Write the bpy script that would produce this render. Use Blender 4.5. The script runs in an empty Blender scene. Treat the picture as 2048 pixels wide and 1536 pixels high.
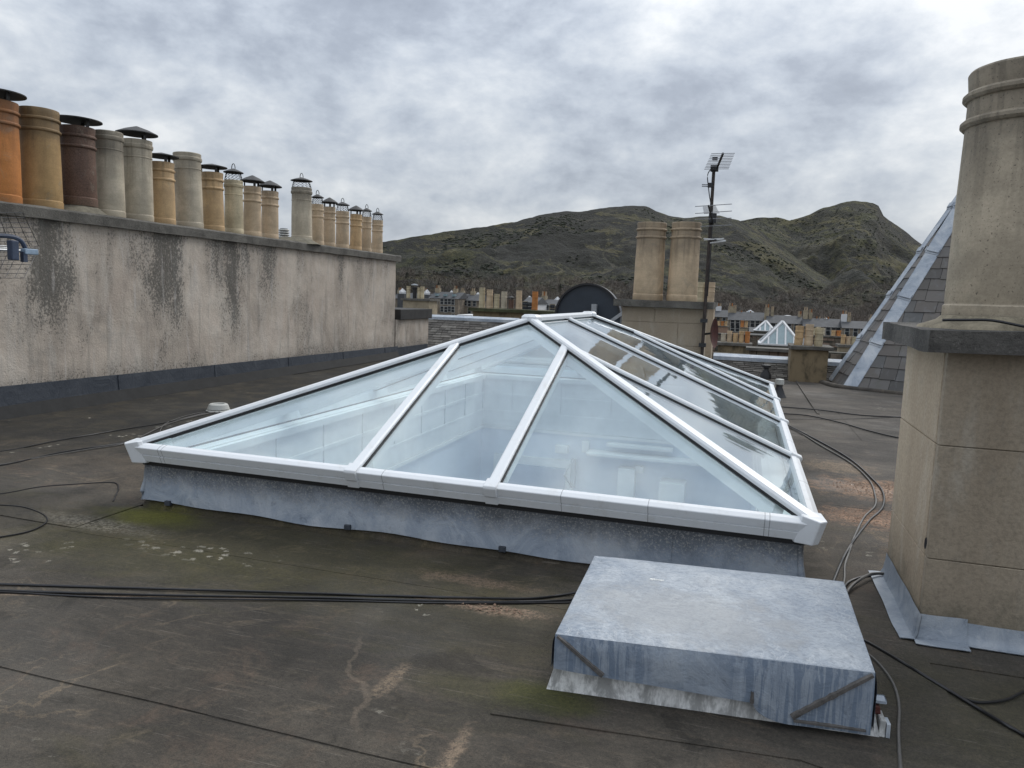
import bpy, bmesh, math, random
import numpy as np
from math import sin, cos, pi, radians, atan2, sqrt
from mathutils import Vector, Matrix, noise as mnoise

random.seed(7)
scn = bpy.context.scene
COL = scn.collection

# ------------------------------------------------------------------ camera
CAM = Vector((0, 0, 1.61))
FPX = 1488.35
YAW, PIT, ROL = radians(17.0561), radians(-6.8116), radians(1.9871)
fw = Vector((-sin(YAW) * cos(PIT), cos(YAW) * cos(PIT), sin(PIT)))
rt = Vector((cos(YAW), sin(YAW), 0))
up = rt.cross(fw)
rt, up = cos(ROL) * rt + sin(ROL) * up, -sin(ROL) * rt + cos(ROL) * up
cd = bpy.data.cameras.new('camera')
cam = bpy.data.objects.new('camera', cd)
COL.objects.link(cam)
cd.sensor_width = 36
cd.lens = FPX / 2048 * 36
cd.clip_start = .05
cd.clip_end = 9000
m = Matrix((rt, up, -fw)).transposed().to_4x4()
m.translation = CAM
cam.matrix_world = m
scn.camera = cam

# ------------------------------------------------------------------ node helper
class NT:
    def __init__(s, tree):
        s.t = tree; s.n = tree.nodes; s.l = tree.links
    def node(s, typ, **kw):
        n = s.n.new(typ)
        for k, v in kw.items(): setattr(n, k, v)
        return n
    def put(s, inp, v):
        if v is None: return
        if isinstance(v, bpy.types.NodeSocket): s.l.new(v, inp)
        elif isinstance(v, (tuple, list)) and len(v) == 3 and len(inp.default_value) == 4: inp.default_value = (*v, 1)
        else: inp.default_value = v
    def m(s, op, a, b=None, c=None, clamp=False):
        n = s.node('ShaderNodeMath', operation=op, use_clamp=clamp)
        for i, v in enumerate((a, b, c)):
            if v is not None: s.put(n.inputs[i], v)
        return n.outputs[0]
    def v(s, op, a, b=None):
        n = s.node('ShaderNodeVectorMath', operation=op)
        s.put(n.inputs[0], a)
        if b is not None: s.put(n.inputs[1], b)
        return n.outputs['Value'] if op in ('DOT_PRODUCT', 'LENGTH') else n.outputs[0]
    def pos(s): return s.node('ShaderNodeNewGeometry').outputs['Position']
    def xyz(s, v):
        n = s.node('ShaderNodeSeparateXYZ'); s.put(n.inputs[0], v); return n.outputs
    def comb(s, x, y, z):
        n = s.node('ShaderNodeCombineXYZ'); s.put(n.inputs[0], x); s.put(n.inputs[1], y); s.put(n.inputs[2], z); return n.outputs[0]
    def noise(s, vec, scale=1, detail=4, rough=.55, dist=0, sx=None):
        if sx: vec = s.v('MULTIPLY', vec, sx)
        n = s.node('ShaderNodeTexNoise')
        s.put(n.inputs['Vector'], vec); s.put(n.inputs['Scale'], scale); s.put(n.inputs['Detail'], detail)
        s.put(n.inputs['Roughness'], rough); s.put(n.inputs['Distortion'], dist)
        return n.outputs[0]
    def voro(s, vec, scale, feat='F1', out='Distance', sx=None):
        if sx: vec = s.v('MULTIPLY', vec, sx)
        n = s.node('ShaderNodeTexVoronoi', feature=feat)
        s.put(n.inputs['Vector'], vec); s.put(n.inputs['Scale'], scale)
        return n.outputs[out]
    def ss(s, x, a, b):
        n = s.node('ShaderNodeMapRange', interpolation_type='SMOOTHSTEP')
        s.put(n.inputs[0], x)
        if a > b: n.inputs[1].default_value, n.inputs[2].default_value, n.inputs[3].default_value, n.inputs[4].default_value = b, a, 1, 0
        else: n.inputs[1].default_value, n.inputs[2].default_value = a, b
        return n.outputs[0]
    def mix(s, f, a, b, bt='MIX'):
        n = s.node('ShaderNodeMix', data_type='RGBA', blend_type=bt)
        s.put(n.inputs[0], f); s.put(n.inputs[6], a); s.put(n.inputs[7], b)
        return n.outputs[2]
    def ramp(s, f, stops):
        n = s.node('ShaderNodeValToRGB'); s.put(n.inputs[0], f)
        e = n.color_ramp.elements
        while len(e) < len(stops): e.new(.5)
        for el, (p, c) in zip(e, stops): el.position = p; el.color = (*c, 1) if len(c) == 3 else c
        return n.outputs[0]
    def blob(s, P, cx, cy, rx, ry, ax=(0, 1), soft=.6, wob=None):
        o = s.xyz(P)
        a = s.m('DIVIDE', s.m('SUBTRACT', o[ax[0]], cx), rx); b = s.m('DIVIDE', s.m('SUBTRACT', o[ax[1]], cy), ry)
        d = s.m('SQRT', s.m('ADD', s.m('MULTIPLY', a, a), s.m('MULTIPLY', b, b)))
        if wob is not None: d = s.m('ADD', d, wob)
        return s.ss(d, 1 + soft, 1 - soft)

# ------------------------------------------------------------------ sky, sun, exposure
w = bpy.data.worlds.new('World'); scn.world = w; w.use_nodes = True
w.node_tree.nodes.clear(); N = NT(w.node_tree)
SUN_EL, SUN_AZ = radians(45), radians(25)      # azimuth clockwise from +y
sky = N.node('ShaderNodeTexSky', sky_type='NISHITA', sun_disc=False)
sky.sun_elevation = SUN_EL; sky.sun_rotation = SUN_AZ; sky.air_density = 1.2; sky.dust_density = 2
d = N.node('ShaderNodeTexCoord').outputs['Generated']
o = N.xyz(d)
pv = N.v('ADD', N.v('MULTIPLY', d, (1, 1, 1.75)), (3.1, .7, 2.3))
n1 = N.noise(pv, 2.2, 3, .5, .1)
n2 = N.noise(pv, 5.6, 8, .58, .12)
n3 = N.noise(pv, 13, 6, .6, .1)
cl = N.m('ADD', N.m('ADD', N.m('MULTIPLY', n1, .40), N.m('MULTIPLY', n2, .45)), N.m('MULTIPLY', n3, .15))
cc = N.ramp(cl, [(.38, (2.5, 2.8, 3.35)), (.44, (3.1, 3.45, 4.05)), (.485, (4.0, 4.4, 5.0)), (.53, (5.0, 5.35, 5.8)), (.59, (6.5, 6.7, 6.9))])
cc = N.mix(N.m('MULTIPLY', N.ss(o[2], .12, .0), .5), cc, (4.8, 5.2, 5.8))
# overcast sky brightens steadily towards the zenith
zg = N.m('ADD', .92, N.m('MULTIPLY', N.m('POWER', N.m('MAXIMUM', o[2], 0), 1.3), 1.45))
cc = N.mix(1, cc, N.comb(zg, zg, zg), 'MULTIPLY')
cc2 = N.mix(.93, sky.outputs[0], cc)
bg = N.node('ShaderNodeBackground'); N.put(bg.inputs[0], cc2); bg.inputs[1].default_value = .1
N.l.new(bg.outputs[0], N.node('ShaderNodeOutputWorld').inputs[0])

sl = bpy.data.lights.new('sun', 'SUN'); sl.energy = 1.4; sl.angle = radians(25); sl.color = (1, .97, .92)
so = bpy.data.objects.new('sun', sl); COL.objects.link(so)
sd = Vector((sin(SUN_AZ) * cos(SUN_EL), cos(SUN_AZ) * cos(SUN_EL), sin(SUN_EL)))
so.rotation_euler = sd.to_track_quat('Z', 'Y').to_euler(); so.location = (0, 0, 60)
vs = scn.view_settings
vs.view_transform = 'Standard'; vs.look = 'None'; vs.gamma = 1; vs.use_curve_mapping = False; vs.exposure = .28
scn.cycles.max_bounces = 10; scn.cycles.transparent_max_bounces = 24; scn.cycles.diffuse_bounces = 5

# ------------------------------------------------------------------ materials
MATS = {}
def mat(name, fn, rough=.8, metal=0, spec=.5):
    if name in MATS: return MATS[name]
    M = bpy.data.materials.new(name); M.use_nodes = True; t = M.node_tree; t.nodes.clear(); n = NT(t)
    b = n.node('ShaderNodeBsdfPrincipled'); out = n.node('ShaderNodeOutputMaterial')
    n.l.new(b.outputs[0], out.inputs[0])
    b.inputs['Roughness'].default_value = rough; b.inputs['Metallic'].default_value = metal
    b.inputs['Specular IOR Level'].default_value = spec
    r = fn(n, n.pos())
    if not isinstance(r, dict): r = {'c': r}
    n.put(b.inputs['Base Color'], r['c'])
    if 'r' in r: n.put(b.inputs['Roughness'], r['r'])
    if 'h' in r:
        bp = n.node('ShaderNodeBump'); bp.inputs['Strength'].default_value = r.get('hs', .4); bp.inputs['Distance'].default_value = r.get('hd', .01)
        n.put(bp.inputs['Height'], r['h']); n.l.new(bp.outputs[0], b.inputs['Normal'])
    MATS[name] = M; return M

def simple(name, c, rough=.7, var=.25, scale=6, metal=0, sx=None, hd=.003, spec=.5):
    def fn(n, P):
        a = n.noise(P, scale, 6, .65, sx=sx); b = n.noise(P, scale * 9, 3)
        f = n.m('ADD', n.m('MULTIPLY', a, .7), n.m('MULTIPLY', b, .3))
        return {'c': n.mix(n.ss(f, .3, .7), tuple(x * (1 - var) for x in c), tuple(min(1, x * (1 + var)) for x in c)), 'h': f, 'hd': hd}
    return mat(name, fn, rough, metal, spec)

SILT_A, SILT_B = 3.9450, 0.3640
def f_felt(n, P):
    o = n.xyz(P)
    big = n.noise(P, .55, 6, .6, .5); med = n.noise(P, 3.2, 6, .68, .6); fine = n.noise(P, 60, 4, .7)
    grain = n.noise(P, 210, 2, .6)
    st = n.noise(P, 3, 5, .65, .2, sx=(1, 9, 1))
    c = n.mix(n.ss(big, .34, .66), (.032, .029, .025), (.076, .070, .061))
    c = n.mix(n.m('MULTIPLY', n.ss(st, .5, .72), .55), c, (.098, .085, .070))
    c = n.mix(n.m('MULTIPLY', n.ss(med, .52, .70), .55), c, (.098, .074, .058))
    c = n.mix(n.m('MULTIPLY', n.ss(med, .46, .32), .7), c, (.022, .020, .016))
    tide = n.ss(n.m('ABSOLUTE', n.m('SUBTRACT', n.noise(P, .9, 6, .6, 1.2), .5)), .016, .003)
    c = n.mix(n.m('MULTIPLY', n.m('MULTIPLY', tide, n.ss(n.noise(P, 1.7, 3), .48, .62)), .5), c, (.17, .14, .105))
    c = n.mix(n.m('MULTIPLY', n.ss(n.noise(P, 1.3, 5, .65, .8, sx=(.7, 1.6, 1)), .54, .68), .35), c, (.055, .052, .024))
    # greyer felt to the right of the lantern, darker felt towards the long wall
    c = n.mix(n.m('MULTIPLY', n.ss(o[0], .2, 1.2), .5), c, (.105, .099, .095))
    c = n.mix(n.m('MULTIPLY', n.m('MULTIPLY', n.ss(o[0], -4.2, -5.2), n.ss(o[1], 4.6, 6.2)), .85), c, n.mix(n.ss(med, .42, .62), (.008, .0075, .006), (.026, .023, .014)))
    wob = n.m('MULTIPLY', n.m('SUBTRACT', n.noise(P, 4, 6, .7), .5), 1.6)
    wob2 = n.m('MULTIPLY', n.m('SUBTRACT', n.noise(P, 9, 7, .75), .5), 3.0)
    # moss and algae
    for cx, cy, rx, ry, k, col in ((-2.7, 3.75, 1.7, .42, .62, (.042, .038, .009)), (-3.75, 3.99, .36, .15, .85, (.085, .09, .008)), (-3.2, 3.35, 1.1, .25, .35, (.05, .05, .012)),
                                   (-.65, 2.72, .18, .1, .85, (.06, .068, .012)), (-1.2, 3.3, 1.2, .3, .4, (.04, .036, .012)), (1.5, 3.2, .9, .5, .6, (.040, .038, .014)), (-.85, 2.68, .3, .1, .5, (.05, .05, .02))):
        c = n.mix(n.m('MULTIPLY', n.blob(P, cx, cy, rx, ry, wob=wob), k), c, col)
    # tan dried silt
    sp = n.ss(n.noise(P, 55, 5, .8), .38, .56)
    for cx, cy, rx, ry, k, col in ((1.35, 7.05, .62, .36, .95, (.33, .215, .145)), (1.1, 6.05, .42, .26, .9, (.32, .21, .15)), (1.62, 6.2, .2, .4, .9, (.32, .20, .145)), (1.0, 7.9, .3, .25, .6, (.28, .22, .16)),
                                   (1.05, 4.75, .10, .8, .5, (.22, .165, .115)), (-1.15, 3.44, .28, .06, .85, (.24, .18, .14)),
                                   (-1.35, 3.75, .3, .07, .5, (.22, .16, .12)), (-.86, 2.28, .03, .16, .8, (.20, .16, .125)), (-1.28, 2.62, .035, .12, .75, (.18, .145, .11)),
                                   (-5.0, 5.1, .9, .3, .35, (.15, .12, .09)), (-.70, 2.02, .07, .05, .8, (.2, .15, .12)), (-4.4, 4.6, .5, .2, .35, (.17, .14, .11))):
        c = n.mix(n.m('MULTIPLY', n.m('MULTIPLY', n.blob(P, cx, cy, rx, ry, wob=wob2, soft=.5), sp), k), c, col)
    # silt line in front of the cables, puddle rim near the lower middle
    ln = n.m('MULTIPLY', n.ss(n.m('ABSOLUTE', n.m('ADD', n.m('SUBTRACT', n.m('SUBTRACT', o[1], SILT_A), n.m('MULTIPLY', o[0], SILT_B)), n.m('MULTIPLY', n.m('SUBTRACT', n.noise(P, 1.4, 3), .5), .09))), .014, .002), n.ss(n.noise(P, 9, 5, .7), .34, .55))
    c = n.mix(n.m('MULTIPLY', ln, n.ss(o[0], -.7, -1.2)), c, (.26, .21, .165))
    rr = n.m('SUBTRACT', n.m('ADD', o[0], n.m('MULTIPLY', n.m('SUBTRACT', n.noise(P, 3, 5), .5), .4)), n.m('MULTIPLY', n.m('SUBTRACT', o[1], 2.3), -.55))
    rim = n.m('MULTIPLY', n.ss(n.m('ABSOLUTE', n.m('ADD', rr, 1.25)), .022, .004), n.m('MULTIPLY', n.ss(o[1], 2.2, 2.35), n.ss(o[1], 3.0, 2.8)))
    c = n.mix(n.m('MULTIPLY', rim, .45), c, (.16, .135, .11))
    # pale lichen and droppings
    vd = n.voro(n.v('ADD', P, n.comb(n.m('MULTIPLY', n.noise(P, 26, 4, .8), .11), n.m('MULTIPLY', n.noise(P, 29, 4, .8), .11), 0)), 15, sx=(.8, 1.2, 0))
    lm = n.m('MULTIPLY', n.ss(vd, .24, .17), n.ss(n.noise(P, 1.1, 3), .60, .68))
    band = n.m('MULTIPLY', n.m('MULTIPLY', n.ss(n.m('ABSOLUTE', n.m('ADD', n.m('SUBTRACT', n.m('SUBTRACT', o[1], 70.378), n.m('MULTIPLY', o[0], 10.4031)), n.m('MULTIPLY', wob, .25))), .36, .08), n.ss(o[0], -4.3, -5.2)), n.m('MULTIPLY', n.ss(vd, .36, .28), n.ss(n.noise(P, 2.2, 3), .36, .5)))
    band2 = n.m('MULTIPLY', n.blob(P, -2.95, 3.55, .45, .10, wob=wob), n.ss(vd, .31, .25))
    grey = n.m('MULTIPLY', n.blob(P, -4.0, 3.72, .45, .1, wob=wob), n.ss(n.noise(P, 40, 4, .8), .4, .6))
    c = n.mix(n.m('MULTIPLY', n.m('MAXIMUM', lm, n.m('MAXIMUM', band2, band)), .75), c, (.34, .34, .31))
    c = n.mix(n.m('MULTIPLY', grey, .5), c, (.30, .29, .26))
    v2 = n.voro(P, 1.3, sx=(1, 1, 0)); c = n.mix(n.m('MULTIPLY', n.ss(v2, .022, .012), .8), c, (.6, .6, .58))
    # thin scratches along the strips
    sc = n.ss(n.noise(P, 5, 2, .5, sx=(.9, 22, 1)), .665, .70); c = n.mix(n.m('MULTIPLY', sc, .35), c, (.17, .16, .15))
    g = n.m('ADD', n.m('MULTIPLY', fine, .6), n.m('MULTIPLY', grain, .6))
    c = n.mix(1, c, n.ramp(g, [(.38, (.52, .52, .52)), (.6, (1, 1, 1)), (.82, (1.6, 1.58, 1.52))]), 'MULTIPLY')
    h = n.m('ADD', n.m('MULTIPLY', grain, .5), n.m('ADD', n.m('MULTIPLY', fine, .5), n.m('MULTIPLY', n.noise(P, 2.2, 3), 3)))
    c = n.mix(1, c, n.ramp(n.noise(P, 1.1, 7, .7, .6, sx=(.7, 1.3, 1)), [(.34, (.52, .49, .44)), (.5, (.86, .80, .72)), (.66, (1.22, 1.12, .99))]), 'MULTIPLY')
    return {'c': c, 'h': h, 'hs': .8, 'hd': .008, 'r': n.m('SUBTRACT', .96, n.m('MULTIPLY', n.ss(n.noise(P, .8, 4), .5, .7), .28))}
felt = mat('roof_felt', f_felt, .9)

def f_lead(tint=(1, 1, 1), streak=0, top=0):
    def fn(n, P):
        a = n.noise(P, 3.5, 7, .65, .8); b = n.noise(P, 16, 6, .7, .6); f = n.noise(P, 90, 4, .7)
        c = n.ramp(a, [(.3, (.20, .235, .28)), (.46, (.275, .31, .355)), (.56, (.34, .37, .405)), (.7, (.42, .44, .46))])
        c = n.mix(n.m('MULTIPLY', n.ss(b, .54, .72), .5), c, (.42, .44, .46))
        c = n.mix(n.m('MULTIPLY', n.ss(b, .44, .28), .5), c, (.10, .115, .14))
        c = n.mix(n.m('MULTIPLY', n.ss(f, .58, .75), .35), c, (.50, .51, .52))
        if streak:
            s1 = n.noise(P, 34, 3, .6, .25, sx=(1.6, 1.6, .06)); c = n.mix(n.m('MULTIPLY', n.m('MULTIPLY', n.ss(s1, .49, .54), .8), n.ss(n.noise(P, 3, 2, .5, 0, sx=(1, 1, .3)), .36, .52)), c, (.16, .205, .265))
            c = n.mix(n.m('MULTIPLY', n.ss(s1, .44, .36), .3), c, (.44, .49, .54))
        if top:
            wv = n.noise(P, 6, 9, .74, .7)
            c = n.mix(n.m('MULTIPLY', n.ss(wv, .45, .68), .5), c, (.44, .46, .475))
            g1 = n.noise(P, 55, 6, .8, .8, sx=(.8, 1.3, 1)); c = n.mix(1, c, n.ramp(g1, [(.36, (.66, .68, .71)), (.5, (1, 1, 1)), (.64, (1.22, 1.2, 1.17))]), 'MULTIPLY')
            ring_ = n.m('MULTIPLY', n.ss(n.m('ABSOLUTE', n.m('SUBTRACT', n.noise(P, 7, 5, .6, 1.5), .52)), .018, .004), n.ss(n.noise(P, 3, 2), .48, .6)); c = n.mix(n.m('MULTIPLY', ring_, .4), c, (.58, .59, .59))
            c = n.mix(n.m('MULTIPLY', n.blob(P, -.15, 3.1, .42, .26, wob=n.m('MULTIPLY', n.m('SUBTRACT', wv, .5), 4)), .5), c, (.345, .335, .315))
            c = n.mix(n.m('MULTIPLY', n.ss(n.noise(P, 30, 6, .8, .5, sx=(.6, 1, 1)), .54, .64), .5), c, (.24, .255, .27))
        c = n.mix(1, c, tint, 'MULTIPLY')
        return {'c': c, 'h': n.m('ADD', a, n.m('ADD', n.m('MULTIPLY', b, .3), n.m('MULTIPLY', f, .08))), 'hs': .8, 'hd': .018, 'r': n.m('ADD', .48, n.m('MULTIPLY', b, .25))}
    return fn
lead = mat('lead_sheet_metal', f_lead(), .55, 0, .6)
lead_str = mat('lead_streaked', f_lead((.76, .80, .85), 1), .55, 0, .6)
lead_top = mat('lead_weathered_top', f_lead((.90, .92, .94), 0, 1), .5, 0, .6)
lead_dark = mat('lead_dark', f_lead((.11, .12, .14)), .65)
lead_hip = mat('lead_new', f_lead((1.15, 1.15, 1.15)), .5, 0, .6)
def f_kerb(n, P):
    a = n.noise(P, 14, 5, .7, .3, sx=(1, 1, .35)); b = n.noise(P, 50, 4)
    c = n.mix(n.ss(a, .42, .62), (.34, .34, .33), (.80, .80, .78)); c = n.mix(n.m('MULTIPLY', n.ss(b, .5, .7), .3), c, (.2, .2, .2))
    return {'c': c, 'h': a, 'hd': .004}
kerb_m = mat('old_lead_kerb', f_kerb, .6)
def f_curb(n, P):
    o = n.xyz(P)
    r = f_lead((.98, 1.0, 1.03))(n, P); c = r['c']
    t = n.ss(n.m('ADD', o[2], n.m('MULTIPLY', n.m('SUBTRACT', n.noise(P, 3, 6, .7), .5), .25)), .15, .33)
    c = n.mix(n.m('MULTIPLY', t, .85), c, (.045, .048, .052))  # shade below the eave put into the colour towards the top
    sp = n.m('MULTIPLY', n.ss(n.noise(P, 75, 4, .75), .52, .60), n.ss(o[2], .12, .24))
    c = n.mix(n.m('MULTIPLY', sp, .5), c, (.38, .37, .34)); r['c'] = c; return r
curb_m = mat('lead_curb_speckled', f_curb, .55)

STREAKS = [(6.95, .30, 1.0, 1.9), (6.3, .22, .6, 1.2), (8.45, .18, .6, .9), (8.8, .30, .95, 1.7), (9.05, .15, .95, 2.0), (7.7, .35, .35, .6), (10.35, .20, 1.0, 2.1), (9.95, .18, .8, 1.3), (10.7, .14, .7, 1.0), (11.3, .26, .8, 1.4), (12.3, .15, .5, .8), (13.8, .12, .7, 1.2), (14.6, .25, .5, .9), (15.8, .2, .5, .7)]
def f_wall(n, P):
    o = n.xyz(P)
    a = n.noise(P, 1.2, 6, .6, .4); b = n.noise(P, 5, 6, .65); vs_ = n.noise(P, 4, 5, .6, .3, sx=(1, 1, .22))
    c = n.ramp(a, [(.3, (.34, .29, .24)), (.5, (.48, .41, .34)), (.7, (.58, .51, .43))])
    c = n.mix(n.m('MULTIPLY', n.ss(vs_, .48, .64), .45), c, (.56, .51, .45))
    c = n.mix(n.m('MULTIPLY', n.ss(b, .52, .75), .35), c, (.28, .27, .25))
    c = n.mix(n.m('MULTIPLY', n.ss(n.noise(P, 1.9, 3), .5, .7), .25), c, (.44, .35, .29))
    tot = None
    wob = n.m('MULTIPLY', n.m('SUBTRACT', n.noise(P, 3.2, 5, .7, sx=(1, 1, .6)),   .5), .9)
    for yc, wd, k, ln in STREAKS:
        dy = n.m('ABSOLUTE', n.m('SUBTRACT', n.m('ADD', o[1], wob), yc))
        mm = n.m('MULTIPLY', n.m('MULTIPLY', n.ss(dy, wd * 2.3, wd * .0), k), n.ss(n.m('ADD', o[2], wob), 2.45 - ln * 1.15, 2.45 - ln * .45))
        tot = mm if tot is None else n.m('MAXIMUM', tot, mm)
    topb = n.m('MULTIPLY', n.ss(n.m('ADD', o[2], n.m('MULTIPLY', b, -.9)), 1.6, 2.1), .6)
    lowb = n.m('MULTIPLY', n.ss(n.m('ADD', o[2], n.m('MULTIPLY', n.noise(P, 1.3, 4), .9)), 1.15, .7), .62)
    gen = n.m('MULTIPLY', n.ss(n.noise(P, 1.6, 5, .65, .5, sx=(1, 1, .45)), .48, .66), .5)
    tot = n.m('MAXIMUM', n.m('MAXIMUM', tot, topb), n.m('MAXIMUM', lowb, gen))
    spk = n.noise(P, 34, 5, .78, 0, sx=(1, 1, .75)); thr = n.m('SUBTRACT', .69, n.m('MULTIPLY', tot, .30))
    dk = n.m('MULTIPLY', n.ss(n.m('SUBTRACT', spk, thr), -.03, .05), 1)
    c = n.mix(n.m('MULTIPLY', tot, .58), c, (.13, .125, .112))
    c = n.mix(n.m('MULTIPLY', dk, .66), c, (.035, .035, .03))
    c = n.mix(n.m('MULTIPLY', n.ss(n.noise(P, 7, 5, .65, .2, sx=(1, 1, .09)), .52, .66), .38), c, (.20, .19, .17))
    run = n.m('MULTIPLY', n.ss(n.noise(P, 9, 4, .6, 0, sx=(1, 1, .1)), .58, .7), .4)
    c = n.mix(run, c, (.5, .47, .44))
    return {'c': c, 'h': n.m('ADD', n.m('MULTIPLY', b, 2), n.m('ADD', n.noise(P, 40, 5, .8), n.m('MULTIPLY', a, 4))), 'hs': .6, 'hd': .012}
wall_m = mat('stained_render', f_wall, .95)

def f_conc(c0, c1, grit=70):
    def fn(n, P):
        a = n.noise(P, 3, 6, .65); b = n.noise(P, grit, 4, .8); e = n.noise(P, 11, 5, .7)
        c = n.mix(n.ss(a, .35, .65), c0, c1)
        c = n.mix(n.m('MULTIPLY', n.ss(b, .55, .7), .55), c, tuple(min(1, x * 2.1) for x in c1)); c = n.mix(n.m('MULTIPLY', n.ss(b, .45, .3), .7), c, tuple(x * .35 for x in c0))
        c = n.mix(n.m('MULTIPLY', n.ss(e, .55, .72), .45), c, tuple(x * .4 for x in c0))
        return {'c': c, 'h': n.m('ADD', b, e), 'hs': .8, 'hd': .012}
    return fn
cap_m = mat('rough_concrete_cope', f_conc((.078, .073, .064), (.15, .14, .122)), .95)
cap2_m = mat('black_lichened_cope', f_conc((.052, .049, .045), (.115, .108, .098), 55), .95)
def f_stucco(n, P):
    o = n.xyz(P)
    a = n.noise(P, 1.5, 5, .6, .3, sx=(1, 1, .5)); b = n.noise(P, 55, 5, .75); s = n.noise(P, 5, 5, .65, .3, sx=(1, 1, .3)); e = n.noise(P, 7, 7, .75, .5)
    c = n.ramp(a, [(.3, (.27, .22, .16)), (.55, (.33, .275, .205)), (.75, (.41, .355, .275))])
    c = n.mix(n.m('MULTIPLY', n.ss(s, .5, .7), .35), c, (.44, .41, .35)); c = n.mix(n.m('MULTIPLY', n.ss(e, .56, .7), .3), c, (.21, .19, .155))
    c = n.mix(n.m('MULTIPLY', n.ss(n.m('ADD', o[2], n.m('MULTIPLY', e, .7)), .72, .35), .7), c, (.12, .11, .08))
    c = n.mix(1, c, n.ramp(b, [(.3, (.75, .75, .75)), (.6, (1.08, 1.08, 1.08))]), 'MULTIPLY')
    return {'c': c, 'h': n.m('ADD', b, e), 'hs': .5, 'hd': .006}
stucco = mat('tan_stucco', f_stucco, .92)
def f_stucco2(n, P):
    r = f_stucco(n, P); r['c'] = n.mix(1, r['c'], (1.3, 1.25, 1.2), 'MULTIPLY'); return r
stucco_l = mat('pale_stucco_lit_return', f_stucco2, .92)  # return face's open-sky brightness put into the colour; also the paler stack behind

def pot_mat(name, c, soot=.4, spk=0, craze=0):
    def fn(n, P):
        oc = n.node('ShaderNodeTexCoord').outputs['Object']; oo = n.xyz(oc)
        R = n.node('ShaderNodeObjectInfo').outputs['Random']
        Q = n.v('ADD', oc, n.comb(n.m('MULTIPLY', R, 37), n.m('MULTIPLY', R, 91), R))
        a = n.noise(Q, 3, 5, .6, .5); s = n.noise(Q, 6, 5, .6, .3, sx=(1, 1, .25)); b = n.noise(Q, 70, 3, .7)
        k = n.mix(n.ss(a, .3, .7), tuple(x * .78 for x in c), tuple(min(1, x * 1.15) for x in c))
        drip = n.noise(Q, 14, 4, .6, .2, sx=(1, 1, .08)); k = n.mix(n.m('MULTIPLY', n.m('MULTIPLY', n.ss(drip, .5, .64), n.ss(oo[2], .25, 1.0)), .45), k, tuple(x * .35 for x in c))
        k = n.mix(n.m('MULTIPLY', n.ss(n.noise(Q, 4, 6, .75, .8), .56, .66), .3), k, (.30, .28, .22))
        k = n.mix(n.m('MULTIPLY', n.ss(s, .5, .7), .4), k, tuple(x * .5 + .03 for x in c))
        rings = n.noise(Q, 12, 2, .5, sx=(.2, .2, 3)); k = n.mix(n.m('MULTIPLY', n.ss(rings, .5, .7), .18), k, tuple(x * .6 for x in c))
        sm = n.m('MULTIPLY', n.ss(n.m('ADD', oo[2], n.m('MULTIPLY', n.noise(Q, 5, 5, .7), .35)), .86, 1.12), n.m('MULTIPLY', n.m('ADD', .6, n.m('MULTIPLY', R, .9)), soot)); k = n.mix(sm, k, (.05, .046, .04))
        bt = n.m('MULTIPLY', n.ss(n.m('ADD', oo[2], n.m('MULTIPLY', s, .2)), .22, .08), .3); k = n.mix(bt, k, (.14, .11, .07))
        if spk: k = n.mix(n.m('MULTIPLY', n.ss(n.noise(Q, 95, 3, .6), .62, .68), spk), k, (.06, .052, .042))
        if craze:
            v = n.voro(Q, 30, 'DISTANCE_TO_EDGE'); k = n.mix(n.m('MULTIPLY', n.ss(v, .06, .01), .5), k, (.02, .012, .01))
        k = n.mix(1, k, n.ramp(b, [(.3, (.86, .86, .86)), (.65, (1.06, 1.06, 1.06))]), 'MULTIPLY')
        return {'c': k, 'h': n.m('ADD', a, n.m('MULTIPLY', b, .3)), 'hd': .004, 'hs': .5}
    return mat(name, fn, .7, 0, .35)
PM = dict(orange=pot_mat('clay_orange', (.48, .19, .055), .35), tanyellow=pot_mat('clay_ochre', (.42, .27, .12), .35), brown=pot_mat('clay_brown', (.15, .088, .062), .2, 0, 1),
          pale=pot_mat('clay_pale', (.50, .435, .33), .4), tan=pot_mat('clay_tan', (.54, .37, .20), .35), yellow=pot_mat('clay_yellow', (.52, .44, .29), .3, .5), buff=pot_mat('clay_buff', (.55, .42, .28), .3),
          speck=pot_mat('clay_speckled', (.47, .40, .30), .3, .7))
black = simple('black_metal', (.018, .018, .02), .5); blackp = simple('black_plastic', (.012, .012, .013), .45, .3)
cowl_m = simple('weathered_cowl', (.030, .028, .026), .6, .5, 14)
white_p = mat('white_powder_coat', lambda n, P: {'c': n.mix(n.m('MULTIPLY', n.ss(n.noise(P, 9, 7, .75, .3), .5, .7), .5), (.70, .72, .735), (.56, .56, .54)), 'r': n.m('ADD', .28, n.m('MULTIPLY', n.noise(P, 12, 4), .15))}, .35)
white_i = simple('white_painted_timber', (.80, .80, .79), .6, .06)
plaster = simple('white_plaster', (.66, .71, .78), .8, .05, 1.5)
carpet = simple('blue_grey_floor', (.33, .37, .43), .9, .15)
door_m = simple('blue_grey_door', (.36, .43, .53), .6, .08)
gasket_m = simple('black_gasket', (.012, .012, .013), .6)
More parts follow.
